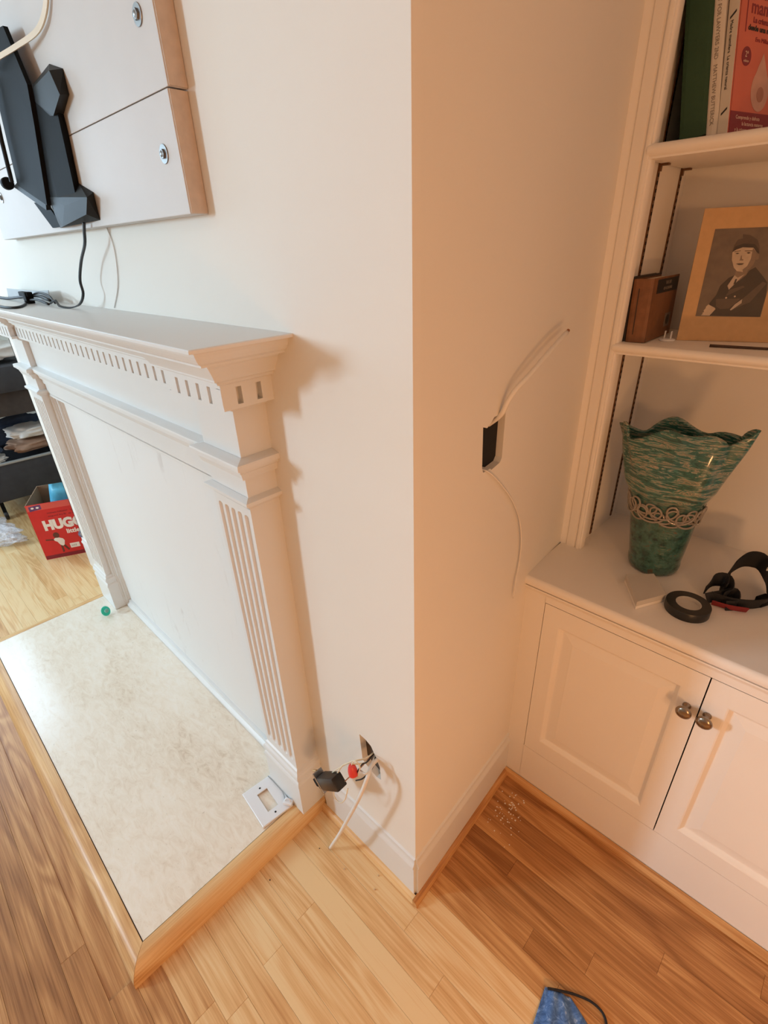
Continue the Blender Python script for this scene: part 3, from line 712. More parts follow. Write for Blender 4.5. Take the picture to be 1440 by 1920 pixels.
# outlet safety cover, stick
pc = empty('outlet_cover', (.083,.700,SH1), 'small white plastic outlet plug cover with two prongs standing on the shelf', 'plug cover')
MB().lathe([(.0001,0),(.0135,0),(.0145,.0012),(.0142,.003),(.012,.0042),(.0001,.0042)], 24, Matrix.Translation((.083,.700,SH1))).build('disc', 'white_plastic', pc, smooth=True)
for s in (-1, 1):
    MB().box((.083+s*.0058-.0008,.697,SH1+.004),(.083+s*.0058+.0008,.7035,SH1+.0185), ch=.0004).build('prong', 'white_plastic', pc)
tag(MB().tube([(.168,.668,SH1+.0026),(.19,.672,SH1+.0027),(.23,.681,SH1+.0026),(.275,.691,SH1+.0024)], .0026, 10, 3, r_end=.0021).build('wooden_stick', 'stick_brown', smooth='all'), 'thin dark brown stick lying in front of the portrait', 'stick')
# ================================================================== things on the counter
CZ = .7152
VC = Vector((.171,.660,CZ))
va = empty('glass_vase', VC, 'teal speckled art glass vase with flared ruffled rim on the counter', 'vase')
def vase_ring(v, n=72, inner=0.0):
    # v 0..1 up; fan shaped, oval plan
    prof_a = [(0,.046),(.02,.053),(.06,.056),(.09,.0545),(.11,.0555),(.30,.063),(.46,.069),(.56,.077),(.62,.088),(.75,.099),(.90,.113),(1.0,.121)]
    prof_b = [(0,.044),(.02,.050),(.06,.052),(.09,.050),(.11,.051),(.30,.053),(.46,.054),(.56,.055),(.62,.056),(.75,.054),(.90,.048),(1.0,.042)]
    def ip(P):
        for (a, x), (b, y) in zip(P, P[1:]):
            if v <= b: return x + (y-x)*(v-a)/(b-a)
        return P[-1][1]
    a, b = ip(prof_a)-inner, ip(prof_b)-inner
    ruf = max(0, (v-.55)/.45)**1.5
    out = []
    for k in range(n):
        t = 2*math.pi*k/n
        r = 1 + ruf*(.06*math.sin(5*t+.6) + .05*math.sin(9*t+2.1)) + .012*math.sin(3*t+7*v) + .03*max(0, min(1, (v-.52)/.08))*math.sin(6*t+9*v)
        z = v*.328 + ruf*(.011*math.sin(4*t+.9) + .008*math.cos(7*t) + .012*math.cos(t))
        cxs = -.013*v
        out.append((VC.x + cxs + a*r*math.cos(t), VC.y + b*r*math.sin(t), VC.z + z))
    return out
vv = [0,.01,.02,.045,.07,.085,.10,.13,.16] + [.16+.84*i/34 for i in range(1, 35)]
rings = [vase_ring(v) for v in vv] + [vase_ring(v, inner=.005) for v in reversed(vv) if v > .06]
MB().loft(rings).build('vase_body', 'teal_glass', va, smooth='all', fix=True)
coil = []
for j in range(3):
    pts = []
    for k in range(0, 361):
        t = 2*math.pi*k/360
        ph = (12, 12, 15)[j]*t + j*3.0 + .5*math.sin(3*t)
        v = (.455, .500, .478)[j] + (.046+.010*math.sin(5*t+j))*math.sin(ph)
        R = vase_ring(v, 72)
        u = (t + .26*math.cos(ph)) % (2*math.pi)
        idx = u/(2*math.pi)*72; i0 = int(idx) % 72; i1 = (i0+1) % 72; fr_ = idx-int(idx)
        p = Vector(R[i0]).lerp(Vector(R[i1]), fr_); d_ = (p-Vector((VC.x-.004, VC.y, p.z))).normalized()
        pts.append(p + d_*(.0028+.0018*math.sin(ph*.5+j)))
    MB().tube(pts, .0024, 6, 1).build('glass_coil', 'clear_glass', va, smooth='all')
wbx_ = empty('white_box', (.193,.535,CZ), 'small flat white box lying in front of the teal vase', 'box')
WBm = frame((.2030,.462,CZ), (.60,.80,0), (-.545,.84,0))
pts_b = [(.201,.468),(.236,.533),(.192,.592),(.148,.550)]
wp = [(.2010,.470),(.2360,.534),(.1925,.593),(.1480,.551)]
MB().prism([(p[0], p[1]) for p in wp], CZ, CZ+.0195).build('box_base', 'cabinet_paint', wbx_)
cxm = sum(p[0] for p in wp)/4; cym = sum(p[1] for p in wp)/4
MB().prism([(cxm+(p[0]-cxm)*1.015, cym+(p[1]-cym)*1.015) for p in wp], CZ+.0085, CZ+.0208).build('box_lid', 'book_white', wbx_)
# tape roll
TP = Matrix.Translation((.2795,.536,CZ))
tr = empty('tape_roll', TP.translation, 'roll of black electrical tape lying flat on the counter', 'tape')
MB().lathe([(.0235,0),(.041,0),(.0415,.001),(.0415,.018),(.041,.019),(.0235,.019),(.0235,0)], 40, TP).build('tape_winding', 'black_tape', tr, smooth=True)
MB().lathe([(.0222,.001),(.0237,.001),(.0237,.0185),(.0222,.0185),(.0222,.001)], 40, TP).build('cardboard_core', 'book_white', tr, smooth=True)
MB().lathe([(.0001,.010),(.0222,.010),(.0222,.0105),(.0001,.0106)], 32, TP).build('core_fill_disc', 'book_white', tr)  # pale disc added to lighten the hole, in place of core wall and counter
# strap bundle
sb = empty('strap_bundle', (.345,.65,CZ), 'tangle of black webbing strap with red print beside the tape roll', 'strap')
z = CZ
MB().ribbon([(.292,.605,z+.018),(.300,.632,z+.032),(.318,.640,z+.036),(.330,.622,z+.020),(.325,.598,z+.018)], .032, .0022, (.2,.2,1)).build('strap_loop', 'black_fabric', sb, smooth=True)
MB().ribbon([(.322,.622,z+.024),(.316,.655,z+.030),(.318,.695,z+.040),(.334,.730,z+.052),(.358,.742,z+.050),(.376,.722,z+.036),(.386,.692,z+.028),(.402,.676,z+.024)], .044, .0024, (.1,.15,1), twist=.5).build('strap_loop', 'black_fabric', sb, smooth=True)
MB().ribbon([(.305,.598,z+.0135),(.335,.600,z+.0135),(.362,.612,z+.0135),(.388,.640,z+.012),(.398,.668,z+.013),(.392,.694,z+.014)], .024, .0022, (0,0,1), twist=.3).build('strap_loop', 'black_fabric', sb, smooth=True)
MB().ribbon([(.312,.585,z+.008),(.345,.590,z+.009),(.372,.604,z+.008)], .015, .0021, (0,-.5,1)).build('strap_band', 'red_print', sb, smooth=True)
MB().ribbon([(.300,.590,z+.010),(.322,.606,z+.020),(.340,.628,z+.022),(.352,.606,z+.012),(.336,.588,z+.010)], .022, .0022, (0,.3,1)).build('strap_loop', 'black_fabric', sb, smooth=True)
MB().box((-.012,-.010,0),(.012,.010,.016), Matrix.Translation((.330,.612,z+.001)) @ Matrix.Rotation(.6, 4, 'Z'), ch=.002).build('buckle', 'black_plastic', sb, smooth=True)
MB().box((-.014,-.008,0),(.014,.008,.020), Matrix.Translation((.388,.655,z+.001)) @ Matrix.Rotation(1.1, 4, 'Z'), ch=.002).build('buckle', 'black_plastic', sb, smooth=True)
MB().box((-.004,-.006,0),(.004,.006,.004), Matrix.Translation((.377,.712,z+.052)), ch=.001).build('buckle_tip', 'white_plastic', sb)
# ================================================================== television mounting board on the chimney wall
tb = empty('mounting_board', (-1.0, 0, 1.454), 'pale painted two-plank backing board bolted to the wall for a television', 'board')
MB().box((-1.60, -.022, 1.454), (-.437, WA, 1.6075), ch=.0012).build('plank', 'board_paint', tb)
MB().box((-1.60, -.022, 1.6090), (-.434, WA, 1.84), ch=.0012).build('plank', 'board_paint', tb)
MB().box((-.4372, -.0205, 1.4552), (-.4345, WA-.001, 1.6068)).build('bare_edge', 'bare_mdf', tb)
MB().box((-.4342, -.0205, 1.6100), (-.4315, WA-.001, 1.84)).build('bare_edge', 'bare_mdf', tb)
for (x, zz) in ((-.481, 1.694), (-.484, 1.536), (-1.475, 1.552)):
    K = frame((x, -.022, zz), (1, 0, 0), (0, 0, 1))
    b = MB().lathe([(.0001,0),(.0125,0),(.0128,.0008),(.0125,.0016),(.005,.0018)], 24, K).build('washer', 'steel', tb, smooth=True)
    MB().prism(circ(0, 0, .0068, 6), .0016, .0050, K).lathe([(.0001,.005),(.0045,.005),(.003,.0062),(.0001,.0066)], 12, K).build('bolt_head', 'steel', b, smooth=True)
# black television arm: faceted shell in front of the board
mt = empty('television_mount', (-.86, -.022, 1.56), 'black articulated television mount with faceted plastic cover bolted to the board', 'tv mount')
def hull(name, pts, mat, parent, smooth=False):
    bm = bmesh.new()
    for p in pts: bm.verts.new(p)
    r = bmesh.ops.convex_hull(bm, input=bm.verts)
    bmesh.ops.delete(bm, geom=[e for e in r['geom_unused'] if isinstance(e, bmesh.types.BMVert)] , context='VERTS')
    return MB().bm(bm).build(name, mat, parent, smooth=smooth)
yb = -.0225
# upper head, column, foot: (x, y, z)
hull('cover_head', [(-.857,yb,1.715),(-.798,yb,1.697),(-.800,yb,1.661),(-.850,yb,1.641),(-1.00,yb,1.66),(-.985,yb,1.705),(-.811,-.042,1.694),(-.791,-.042,1.657),(-.851,-.042,1.636),(-.925,-.042,1.688),(-.942,-.042,1.675),(-.83,-.030,1.702)], 'grey_plastic', mt)
hull('cover_column', [(-.852,yb,1.66),(-.853,yb,1.614),(-.872,yb,1.525),(-1.02,yb,1.68),(-1.09,yb,1.51),(-.842,-.036,1.650),(-.925,-.042,1.684),(-.942,-.042,1.675),(-.868,-.036,1.505),(-.961,-.042,1.600),(-.961,-.042,1.50),(-1.019,-.042,1.519)], 'black_plastic', mt)
hull('cover_foot', [(-.872,yb,1.533),(-.806,yb,1.512),(-.808,yb,1.465),(-.884,yb,1.464),(-1.062,yb,1.462),(-1.08,yb,1.52),(-.792,-.042,1.502),(-.819,-.042,1.475),(-.925,-.044,1.497),(-.978,-.042,1.461),(-1.019,-.042,1.519)], 'grey_plastic', mt)
def slab(name, q, th, mat):
    n = (Vector(q[1])-Vector(q[0])).cross(Vector(q[2])-Vector(q[0])).normalized()*th
    MB().loft([[Vector(p) for p in q], [Vector(p)+n for p in q]], closed=True).build(name, mat, mt)
slab('arm_plate', [(-.960,-.050,1.785),(-.920,-.050,1.693),(-.945,-.050,1.637),(-1.015,-.050,1.503),(-1.185,-.050,1.555),(-1.150,-.050,1.66),(-1.10,-.050,1.80)], .008, 'black_plastic')
slab('arm_plate', [(-1.06,-.030,1.70),(-.99,-.030,1.70),(-1.07,-.030,1.508),(-1.19,-.030,1.55)], .014, 'black_plastic')
MB().tube([(-1.105,-.062,1.735),(-1.150,-.062,1.640),(-1.175,-.062,1.560)], .0045, 8, 1).build('arm_edge', 'grey_plastic', mt, smooth=True)
slab('arm_strut', [(-1.222,-.050,1.555),(-1.181,-.050,1.560),(-1.032,-.046,1.512),(-1.042,-.046,1.496)], .010, 'grey_plastic')
slab('lower_bracket', [(-1.188,-.026,1.521),(-1.098,-.026,1.512),(-1.030,-.026,1.464),(-1.105,-.026,1.464)], .006, 'black_plastic')
MB().lathe([(.0001,0),(.011,0),(.013,.002),(.013,.016),(.010,.018),(.0001,.018)], 20, frame((-1.222,-.058,1.562), (0,0,1), (0,1,0))).build('pivot_knob', 'black_plastic', mt, smooth=True)
# cords
tag(MB().ribbon([(-.868,-.034,1.463),(-.880,-.034,1.448),(-.905,-.032,1.424),(-.963,-.030,1.392),(-1.007,-.030,1.353),(-1.006,-.032,1.324),(-1.038,-.036,1.300),(-1.085,-.045,1.2905),(-1.130,-.055,1.2925),(-1.165,-.05,1.298),(-1.20,-.045,1.303),(-1.25,-.045,1.2925)], .0055, .003, (0,1,.2)).build('power_cord', 'black_rubber', smooth=True), 'black flat power cord dropping from the television mount to the mantel shelf', 'cord')
tag(MB().tube([(-.862,WA-.0018,1.456),(-.850,WA-.0018,1.421),(-.860,WA-.0018,1.380),(-.887,WA-.0018,1.337),(-.941,WA-.0018,1.292)], .0012, 6, 4).build('thin_wire', 'cable_white', smooth='all'), 'thin white wire hanging against the wall below the board', 'wire')
iv = empty('speaker_cable', (-.85,-.06,1.74), 'flat ivory cable with a cut end curling over the television mount', 'cable')
MB().ribbon([(-1.075,-.066,1.742),(-1.010,-.064,1.745),(-.930,-.050,1.748),(-.850,-.034,1.754),(-.800,-.030,1.766),(-.765,-.028,1.790),(-.75,-.028,1.82)], .0075, .004, (0,-.3,1)).build('sheath', 'cable_ivory', iv, smooth=True)
MB().box((-1.083,-.069,1.7385),(-1.075,-.063,1.7455)).build('cut_end', 'copper', iv)
# cord cluster lying on the mantel shelf
MZ = 1.2882
mc = empty('cord_bundle', (-1.42,-.06,MZ), 'tangle of black cords and plug ends lying on the mantel shelf', 'cords')
for pts, r in ((((-1.245,-.050,MZ+.004),(-1.33,-.055,MZ+.012),(-1.42,-.060,MZ+.006),(-1.33,-.085,MZ+.003),(-1.25,-.120,MZ+.003),(-1.27,-.140,MZ+.003),(-1.40,-.140,MZ+.003)), .0032),
               (((-1.26,-.040,MZ+.012),(-1.34,-.042,MZ+.020),(-1.43,-.045,MZ+.018),(-1.52,-.050,MZ+.012),(-1.66,-.055,MZ+.004),(-1.80,-.055,MZ+.004)), .0040),
               (((-1.20,-.046,MZ+.008),(-1.27,-.038,MZ+.024),(-1.36,-.040,MZ+.028),(-1.41,-.050,MZ+.014)), .0026)):
    MB().tube(pts, r, 7, 5).build('cord', 'black_rubber', mc, smooth='all')
MB().box((-1.47,-.062,MZ+.018),(-1.38,-.048,MZ+.030), Matrix.Identity(4), ch=.002).build('connector', 'black_plastic', mc, smooth=True)
MB().box((-1.415,-.066,MZ),(-1.385,-.046,MZ+.030), ch=.002).build('clamp', 'black_plastic', mc, smooth=True)
gs = MB().ribbon([(-1.33,-.020,MZ+.020),(-1.43,-.022,MZ+.016),(-1.56,-.026,MZ+.015),(-1.75,-.030,MZ+.0155)], .028, .0015, (0,.15,1))
tag(gs.build('grey_strip', 'grey_strip', smooth=True), 'grey flat strip standing behind the black cords on the mantel', 'strip')
# ================================================================== cables out of the two wall holes
def wbp(y, off, zz): return (wbx(y)+off, y, zz)
c1 = empty('wall_cable', wbp(.24,.01,1.2), 'white electrical cable sticking up out of the switch hole in the side wall', 'cable')
MB().tube([wbp(.236,-.02,1.125), wbp(.238,.004,1.148), wbp(.243,.012,1.170), wbp(.255,.018,1.188), wbp(.285,.024,1.205), wbp(.330,.026,1.225), wbp(.385,.025,1.2445), wbp(.425,.022,1.254)], .0042, 8, 5).build('sheath', 'wall_paint', c1, smooth='all')
MB().tube([wbp(.425,.022,1.254), wbp(.432,.0215,1.257)], .0030, 8, 1).build('wire_end', 'copper', c1, smooth=True)
tag(MB().tube([wbp(.207,-.02,1.058), wbp(.209,.001,1.0565), wbp(.225,.006,1.043), wbp(.262,.006,1.010), wbp(.310,.006,.960), wbp(.350,.006,.900), wbp(.370,.006,.840), wbp(.372,.006,.785), wbp(.362,.007,.740), wbp(.356,.009,.700)], .0017, 6, 6).build('white_cable', 'cable_white', smooth='all'), 'thin white cord looping from the switch hole down to the counter', 'cord')
for (y, zz) in ((.1895, 1.0465), (.2665, 1.0575)): pass
mk = empty('outlet_receptacle', (-.21,-.05,.33), 'black taped outlet receptacle hanging by wires from the low wall hole', 'outlet')
DA = Vector((-.262,-.060,.268)); DB = Vector((-.140,-.060,.384)); ax = (DB-DA).normalized()
RM = frame(DA, ax, (0,1,0))        # local x along the body
MB().box((.040,-.014,-.0165),(.126,.014,.0165), RM, ch=.004).build('taped_body', 'black_tape', mk, smooth=True)
MB().box((.022,-.012,-.0145),(.041,.012,.0145), RM, ch=.003).build('receptacle_face', 'grey_plastic', mk, smooth=True)
MB().box((.006,-.010,-.010),(.024,.010,.010), RM, ch=.002).build('receptacle_neck', 'black_plastic', mk, smooth=True)
MB().box((.030,-.013,-.026),(.034,.013,.026), RM, ch=.001).build('mounting_strap', 'steel', mk)
for s in (-1, 1):
    MB().tube([RM @ Vector((.033,0,s*.026)), RM @ Vector((.012,0,s*.026))], .0028, 8, 1).build('strap_screw', 'brass', mk, smooth=True)
    MB().tube([RM @ Vector((.012,0,s*.015)), RM @ Vector((-.004,.002,s*.016))], .0012, 6, 1).build('screw_tip', 'steel', mk)
nut = MB().lathe([(.0085,0),(.0105,.002),(.0105,.012),(.0085,.022),(.0065,.026),(.0001,.027)], 12, frame((-.128,-.052,.412),(1,.3,.2),(.2,1,0)))
nut.build('wire_nut', 'red_nut', mk, smooth=True)
H0 = (-.140, WA+.02, .40)
for pts, m, r in (([(-.205,-.052,.345),(-.165,-.050,.405),(-.135,-.046,.445),(-.122,-.02,.44),H0], 'cable_ivory', .0016),
                  ([(-.190,-.052,.352),(-.160,-.050,.415),(-.130,-.044,.438),(-.125,-.015,.42),H0], 'cable_ivory', .0016),
                  ([(-.126,-.050,.412),(-.135,-.050,.432),(-.124,-.048,.458),(-.112,-.046,.448),(-.120,-.048,.412)], 'cable_ivory', .0015),
                  ([(-.124,-.048,.415),(-.112,-.040,.45),(-.118,-.02,.432),H0], 'black_rubber', .0015),
                  ([(-.122,-.052,.40),(-.105,-.045,.418),(-.112,-.01,.41),H0], 'black_rubber', .0016),
                  ([(-.180,-.066,.345),(-.184,-.070,.303),(-.166,-.070,.296),(-.147,-.068,.325),(-.140,-.062,.365)], 'cable_ivory', .0014),
                  ([(-.150,-.060,.378),(-.138,-.055,.40),(-.128,-.03,.415),H0], 'copper', .0013),
                  ([(-.118,-.040,.425),(-.100,-.040,.432),(-.112,-.012,.425),H0], 'cable_white', .0016)):
    MB().tube(pts, r, 6, 5).build('wire', m, mk, smooth='all')
oc = empty('loose_cable', (-.242,-.062,0), 'white electrical cable drooping from the low wall hole to the oak floor', 'cable')
MB().tube([(-.118, WA+.03, .405), (-.113,-.010,.418), (-.098,-.036,.428), (-.100,-.052,.395), (-.118,-.058,.335), (-.150,-.062,.245), (-.188,-.066,.140), (-.222,-.066,.055), (-.240,-.064,.012)], .0045, 8, 5).build('sheath', 'cable_white', oc, smooth='all')
MB().tube([(-.240,-.064,.012), (-.2445,-.0635,.0032)], .0035, 8, 1).build('wire_end', 'copper', oc, smooth=True)
bxm = MB().box((-.175,WA+.0165,.34),(-.105,WA+.0172,.455))
# ================================================================== things on the hearth
wp_ = empty('wall_plate', (-.445,-.112,HZ), 'loose white rectangular outlet cover plate lying on the hearth corner', 'cover plate')
PM = frame((-.448,-.112,HZ+.0060), (.118,-.012,0), (0,1,0))
o_ = [(-.061,-.046),(.061,-.046),(.061,.046),(-.061,.046)]; i_ = [(-.031,-.0155),(.033,-.0155),(.033,.0155),(-.031,.0155)]
def r3(q, zz, k=0): return [(p[0]-math.copysign(k, p[0]), p[1]-math.copysign(k, p[1]), zz) for p in q]
MB().loft([r3(i_, -.004), r3(o_, -.0055), r3(o_, -.001), r3(o_, 0, .0016), r3(i_, 0), r3(i_, -.004)], cap=False, M=PM).build('plate', 'white_plastic', wp_)
for x in (-.043, .046): MB().lathe([(.0001,.0002),(.0028,.0002),(.0024,.0008),(.0001,.0009)], 12, PM @ Matrix.Translation((x,0,0))).build('screw_hole', 'grey_plastic', wp_)
cl = empty('wire_clip', (-.392,-.066,HZ), 'tiny white wire clip lying against the mantel plinth', 'clip')
CM = Matrix.Translation((-.394,-.079,HZ+.0075)) @ Matrix.Rotation(.5, 4, 'Z')
MB().box((-.013,-.008,0),(.013,.008,.010), CM, ch=.002).build('clip_body', 'white_plastic', cl, smooth=True)
MB().tube([CM @ Vector((-.008,0,.011)), CM @ Vector((-.004,.002,.018)), CM @ Vector((.004,.002,.018)), CM @ Vector((.008,0,.011))], .0018, 6, 4).build('clip_loop', 'white_plastic', cl, smooth='all')
MB().tube([CM @ Vector((-.012,.004,.004)), (-.43,-.0715,HZ+.010), (-.47,-.0705,HZ+.009), (-.505,-.0700,HZ+.006)], .0011, 6, 4).build('clip_wire', 'grey_strip', cl, smooth='all')
pa = empty('pacifier', (-1.640,-.095,HZ), 'turquoise baby pacifier on the far end of the hearth', 'pacifier')
QM = Matrix.Translation((-1.645,-.108,HZ+.020)) @ Matrix.Rotation(math.radians(58), 4, 'Y')
MB().lathe([(.0001,-.002),(.012,-.002),(.020,-.001),(.0215,.001),(.020,.003),(.012,.0035),(.0001,.0035)], 24, QM @ Matrix.Diagonal((1,.82,1,1))).build('shield', 'turquoise', pa, smooth=True)
MB().lathe([(.0045,.003),(.0045,.010),(.0075,.016),(.009,.022),(.007,.028),(.0001,.031)], 16, QM).build('teat', 'teal_clear', pa, smooth=True)
MB().lathe([(.011,-.006),(.009,-.009),(.0001,-.010)], 20, QM).build('button', 'turquoise', pa, smooth=True)
# ================================================================== small things on the floor
rc = random.Random(3)
for x, y, s_, m_, lab in ((-.180,-.070,.0024,'spec_tan','pale plaster crumb on the oak floor nearest the loose cable end'),
                          (-.105,-.022,.0022,'spec_tan','pale plaster crumb on the oak floor lying close to the baseboard'),
                          (-.090,-.050,.0022,'spec_tan','pale plaster crumb on the oak floor nearest the chimney corner'),
                          (-.265,-.082,.0018,'stick_brown','dark speck of debris on the oak floor beside the loose cable end'),
                          (-.300,-.215,.0017,'stick_brown','dark speck of debris on the oak floor beside the hearth border')):
    bm = bmesh.new(); bmesh.ops.create_icosphere(bm, subdivisions=1, radius=s_)
    for v in bm.verts: v.co *= rc.uniform(.6, 1.3)
    tag(MB().bm(bm, Matrix.Translation((x, y, s_*.6))).build('plaster_crumb', m_), lab, 'crumb', 'crumbs of debris on the floor')
mb = MB()
for k in range(60):
    x, y = .02+rc.gauss(.03,.022), .335+rc.gauss(0,.035); s = rc.uniform(.0007, .0018)
    if x < wbx(y)+.014: continue
    mb.box((x-s, y-s, 0), (x+s, y+s*.8, s), None)
d = mb.build('plaster_dust', 'wall_paint'); tag(d, 'sprinkle of white plaster dust on the floor near the cabinet corner', 'dust', kind='stuff')
# face mask
fm = empty('face_mask', (.36,.04,0), 'blue patterned cloth face mask with black ear loop on the floor', 'mask')
def bil(a, b):
    A, B, C, D = Vector((.303,.066)), Vector((.350,.086)), Vector((.440,.055)), Vector((.325,-.085))
    return (A*(1-a)+B*a)*(1-b) + (D*(1-a)+C*a)*b
def mask_pt(a, b, dz):
    p = bil(a, b); h = .003 + .014*math.sin(math.pi*a)**.8*(.35+b*.8) + .0035*math.cos(a*19+b*2)*(.3+.7*b) + .003*noise.noise(Vector((a*3, b*3, 1.7)))
    return Vector((p.x, p.y, max(.0022, h) + dz))
nu, nv = 24, 18
V = [mask_pt(i/nu, j/nv, 0) for j in range(nv+1) for i in range(nu+1)] + [mask_pt(i/nu, j/nv, -.0016) for j in range(nv+1) for i in range(nu+1)]
F = [(j*(nu+1)+i, j*(nu+1)+i+1, (j+1)*(nu+1)+i+1, (j+1)*(nu+1)+i) for j in range(nv) for i in range(nu)]
k0 = (nu+1)*(nv+1); F += [tuple(k0+q for q in reversed(f)) for f in F]
ed = list(range(nu+1)) + [j*(nu+1)+nu for j in range(1, nv+1)] + [nv*(nu+1)+i for i in range(nu-1, -1, -1)] + [j*(nu+1) for j in range(nv-1, 0, -1)]
F += [(ed[k], ed[(k+1) % len(ed)], k0+ed[(k+1) % len(ed)], k0+ed[k]) for k in range(len(ed))]
MB().add(V, F).build('mask_panel', 'blue_print_cloth', fm, smooth='all')
MB().tube([(.309,.064,.012),(.322,.074,.010),(.340,.087,.007),(.358,.098,.005),(.385,.109,.004),(.408,.108,.004),(.422,.094,.004),(.431,.066,.004),(.427,.042,.006)], .0026, 8, 5).build('ear_loop', 'black_fabric', fm, smooth='all')
# ================================================================== corner of the room beyond the mantel
# diaper box
BL = Vector((-2.4296,-.1401,0)); dv = Vector((.43493,.90046,0)); bk = Vector((-.90046,.43493,0))
BX = frame(BL, dv, (0,0,1))            # u along the front, v up, local z towards the camera
bx_ = empty('diaper_box', BL, 'open red cardboard diaper box standing beyond the mantel', 'box')
W_, Hh, Dp = .40, .318, .26
MB().box((0,0,-.004),(W_,Hh,0), BX).build('front_panel', 'box_red', bx_)
MB().box((0,0,-Dp),(.004,Hh,-.004), BX).build('side_panel', 'cardboard', bx_)
MB().box((W_-.004,0,-Dp),(W_,Hh,-.004), BX).build('side_panel', 'cardboard', bx_)
MB().box((.004,0,-Dp),(W_-.004,Hh,-Dp+.004), BX).build('back_panel', 'cardboard', bx_)
MB().box((.004,0,-Dp+.004),(W_-.004,.004,-.004), BX).build('bottom_panel', 'cardboard', bx_)
def deco(name, pts, mat, h=.0004): MB().prism(pts, 0, h, BX).build(name, mat, bx_)
deco('top_band', [(0.002,.285),(W_-.002,.285),(W_-.002,.317),(.002,.317)], 'box_pink')
deco('flag_badge', [(.012,.283),(.066,.290),(.066,.315),(.012,.310)], 'print_purple', .0006)
for u in (.028, .050): deco('badge_mark', circ(u, .300, .007, 12, .005), 'print_white', .0009)
text_mesh('HUGGIES', .072, BX @ Matrix.Translation((.044,.170,.0004)), 'print_white', bx_, bold=.0045, sx=.86)
text_mesh('little movers', .034, BX @ Matrix.Translation((.135,.133,.0004)), 'print_white', bx_, bold=.0012)
deco('globe_emblem', circ(.212,.112,.032,20,.026), 'print_blue', .0006)
deco('globe_swirl', circ(.204,.112,.013,14,.018), 'print_white', .0009)
deco('size_tag', [(.128,.045),(.172,.045),(.172,.072),(.128,.072)], 'print_white', .0006)
text_mesh('SIZE', .014, BX @ Matrix.Translation((.133,.053,.0006)), 'ink_grey', bx_)
deco('print_child_head', circ(.083,.132,.014,16,.017), 'print_brown', .0006)
deco('print_child_shirt', [(.066,.112),(.075,.118),(.092,.116),(.107,.108),(.112,.095),(.104,.070),(.096,.066),(.086,.074),(.078,.094),(.068,.102)], 'print_white', .0008)
deco('print_child_arm', [(.030,.118),(.066,.112),(.068,.104),(.050,.108),(.030,.110)], 'print_brown', .0006)
deco('print_child_leg', [(.086,.076),(.096,.068),(.094,.030),(.086,.028)], 'print_brown', .0006)
deco('print_child_leg', [(.098,.066),(.106,.072),(.122,.040),(.114,.034)], 'print_brown', .0006)
deco('print_lower_shade', [(0.002,.002),(W_-.002,.002),(W_-.002,.022),(.002,.022)], 'book_darkred')
text_mesh('wetness indicator   leak lock system', .013, BX @ Matrix.Translation((.08,.258,.0004)), 'book_darkred', bx_)
text_mesh('snug and dry fit   up to 12 hours', .013, BX @ Matrix.Translation((.08,.240,.0004)), 'book_darkred', bx_)
# blue wipes pack in the box
pk = empty('wipes_pack', BL + dv*.2, 'light blue plastic wipes pack standing inside the red box', 'pack')
def pillow(c, ux, uy, uz, nx=10, ny=10, amp=.2, seed=0.0):
    rows = []
    ring = []
    for j in range(ny+1):
        b = -1+2*j/ny; r = []
        for i in range(nx*2):
            if i < nx: a = -1+2*i/nx; s = 1
            else: a = 1-2*(i-nx)/nx; s = -1
            h = (1-a**6)*(1-b**6)
            nz = noise.noise(Vector((a*1.7+seed, b*1.7, s+seed)))*amp
            r.append(Vector(c)+Vector(ux)*a+Vector(uy)*b+Vector(uz)*(s*(h**.5)*(1+nz)+nz*.4))
        rows.append(r)
    return MB().loft(rows)
pc_ = BL + dv*.185 + bk*.10 + Vector((0,0,.265))
pillow(pc_, dv*.105, Vector((.02,.02,.115)), bk*.035, seed=2.0).build('pack_body', 'pack_blue', pk, smooth='all')
text_mesh('WIPES', .036, frame(pc_ - bk*.043 + Vector((0,0,.06)), (0,0,-1), dv), 'print_white', pk, bold=.001)
# rack with fabric tiers
rk = empty('fabric_rack', (-3.4,.05,0), 'charcoal fabric storage rack on castors with two tiers of clothes', 'rack')
RX = frame((-3.13,-.30,0), (.06,1,0), (0,0,1))      # u along front, v up, local z toward +x
def rb(name, a, b, m, ch=.006): return MB().box(a, b, RX, ch=ch).build(name, m, rk, smooth=True)
rb('lower_bin_front', (0,.115,-.02), (.78,.338,0), 'charcoal_fabric'); rb('lower_bin_back', (0,.115,-.45), (.78,.36,-.43), 'charcoal_fabric')
rb('lower_bin_side', (0,.115,-.43), (.02,.338,-.02), 'charcoal_fabric'); rb('lower_bin_side', (.76,.115,-.43), (.78,.338,-.02), 'charcoal_fabric')
rb('lower_bin_base', (.02,.115,-.43), (.76,.135,-.02), 'charcoal_fabric')
rb('bin_rim', (-.004,.334,-.024), (.784,.346,.005), 'grey_strip', .004)
rb('upper_tier', (.0,.735,-.45), (.66,.880,.02), 'charcoal_fabric', .02)
rb('upper_tier_lining', (.0,.60,-.44), (.66,.735,-.02), 'dark_brown_fabric', .01)
for u in (.02, .74): 
    for v in (-.03, -.42): MB().tube([RX @ Vector((u,.05,v)), RX @ Vector((u,.76,v))], .011, 8, 1).build('post', 'black_plastic', rk, smooth=True)
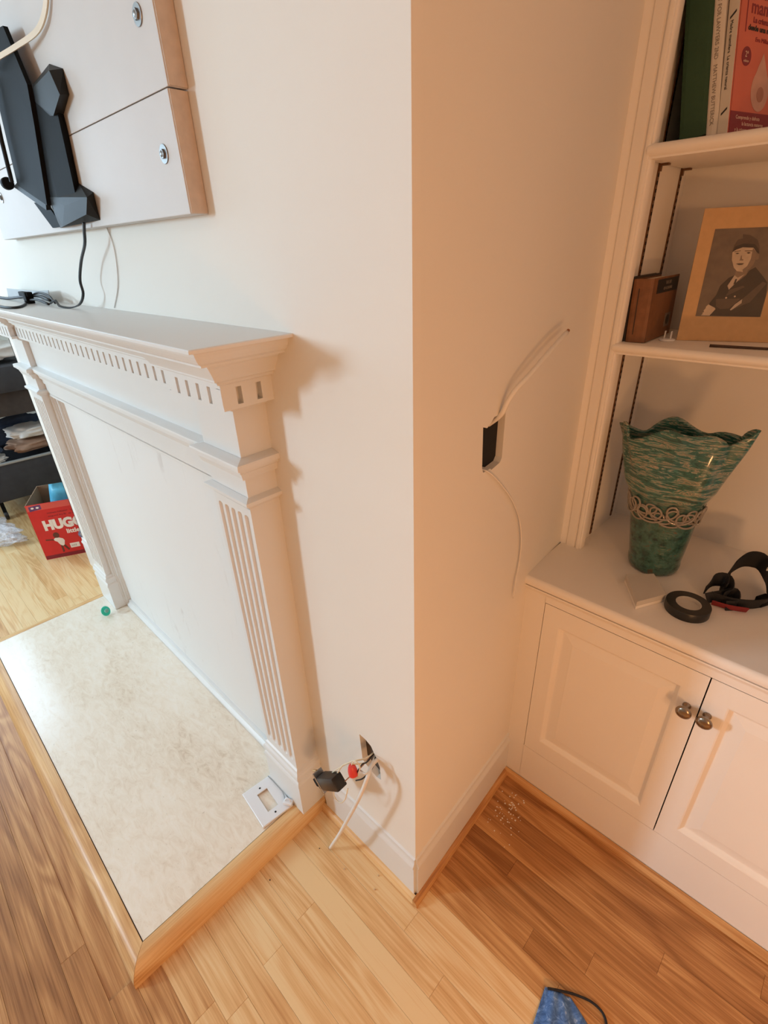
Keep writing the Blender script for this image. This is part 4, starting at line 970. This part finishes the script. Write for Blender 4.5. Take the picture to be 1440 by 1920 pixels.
for u in (.14, .70):
    K = RX @ Matrix.Translation((u,.028,-.02)) @ Matrix.Rotation(math.pi/2, 4, 'Y')
    MB().lathe([(.0001,-.010),(.024,-.010),(.028,-.006),(.028,.006),(.024,.010),(.0001,.010)], 20, K).build('castor', 'black_rubber', rk, smooth=True)
    MB().box((u-.010,.03,-.034),(u+.010,.118,-.006), RX, ch=.003).build('castor_fork', 'black_plastic', rk)
    MB().lathe([(.0001,.011),(.007,.011),(.005,.014),(.0001,.014)], 12, K).build('castor_hub', 'white_plastic', rk)
# clothes: each garment its own thing
def garment(name, label, c, size, mat, seed, rot=0.0):
    bm = bmesh.new(); bmesh.ops.create_icosphere(bm, subdivisions=4, radius=1.0)
    for v in bm.verts:
        p = v.co.copy(); n_ = noise.noise(p*2.2+Vector((seed, seed*.7, 0)))*.30 + noise.noise(p*5+Vector((0, seed, seed)))*.10
        q = Vector((math.copysign(abs(p.x)**.65, p.x), math.copysign(abs(p.y)**.65, p.y), math.copysign(abs(p.z)**.8, p.z)))*(1+n_)
        v.co = Vector((q.x*size[0], q.y*size[1], max(q.z, -.75)*size[2]))
    M = Matrix.Translation(c) @ Matrix.Rotation(rot, 4, 'Z')
    return tag(MB().bm(bm, M).build(name, mat, smooth='all'), label, 'clothes')
garment('folded_cloth', 'brown and tan folded cloth under the white cloth on the dark rack', (-3.26,.125,.392), (.11,.130,.034), 'cloth_tan', 1.3, .2)
garment('folded_cloth', 'white folded cloth on top of the pile on the dark rack', (-3.25,.130,.470), (.10,.115,.034), 'cloth_white', 4.1, .1)
garment('folded_cloth', 'navy blue rolled garment at the left of the dark rack', (-3.19,-.115,.415), (.055,.065,.030), 'cloth_navy', 6.6, .4)
garment('folded_cloth', 'white and blue garment lying under the navy roll on the dark rack', (-3.22,-.125,.355), (.08,.085,.020), 'cloth_white', 9.2, .1)
garment('dark_garment', 'dark grey clothing heaped behind the folded cloths on the rack', (-3.46,.05,.42), (.055,.24,.10), 'cloth_navy', 11.0, .0)
garment('cushion', 'cream rounded cushion on top of the dark rack', (-3.30,.06,.945), (.16,.16,.055), 'cloth_white', 3.3, .2)
garment('blanket', 'beige rolled blanket stacked on the cream cushion', (-3.36,.02,1.055), (.17,.17,.050), 'cloth_cream', 5.2, .2)
# crumpled clear plastic bag
bm = bmesh.new(); bmesh.ops.create_icosphere(bm, subdivisions=5, radius=1)
for v in bm.verts:
    p = v.co.copy(); n_ = .35*noise.noise(p*2.4+Vector((7,1,3))) + .16*abs(noise.noise(p*6)) - .12*abs(noise.noise(p*13))
    q = p*(1+n_); v.co = Vector((-2.90+q.x*.20, -.29+q.y*.10+.10*max(0, q.x)**1.3, max(.002, .045+q.z*.055*(1.2-.5*q.x))))
tag(MB().bm(bm).build('plastic_bag', 'clear_film', smooth='all'), 'crumpled clear plastic wrap lying on the floor left of the red box', 'bag')
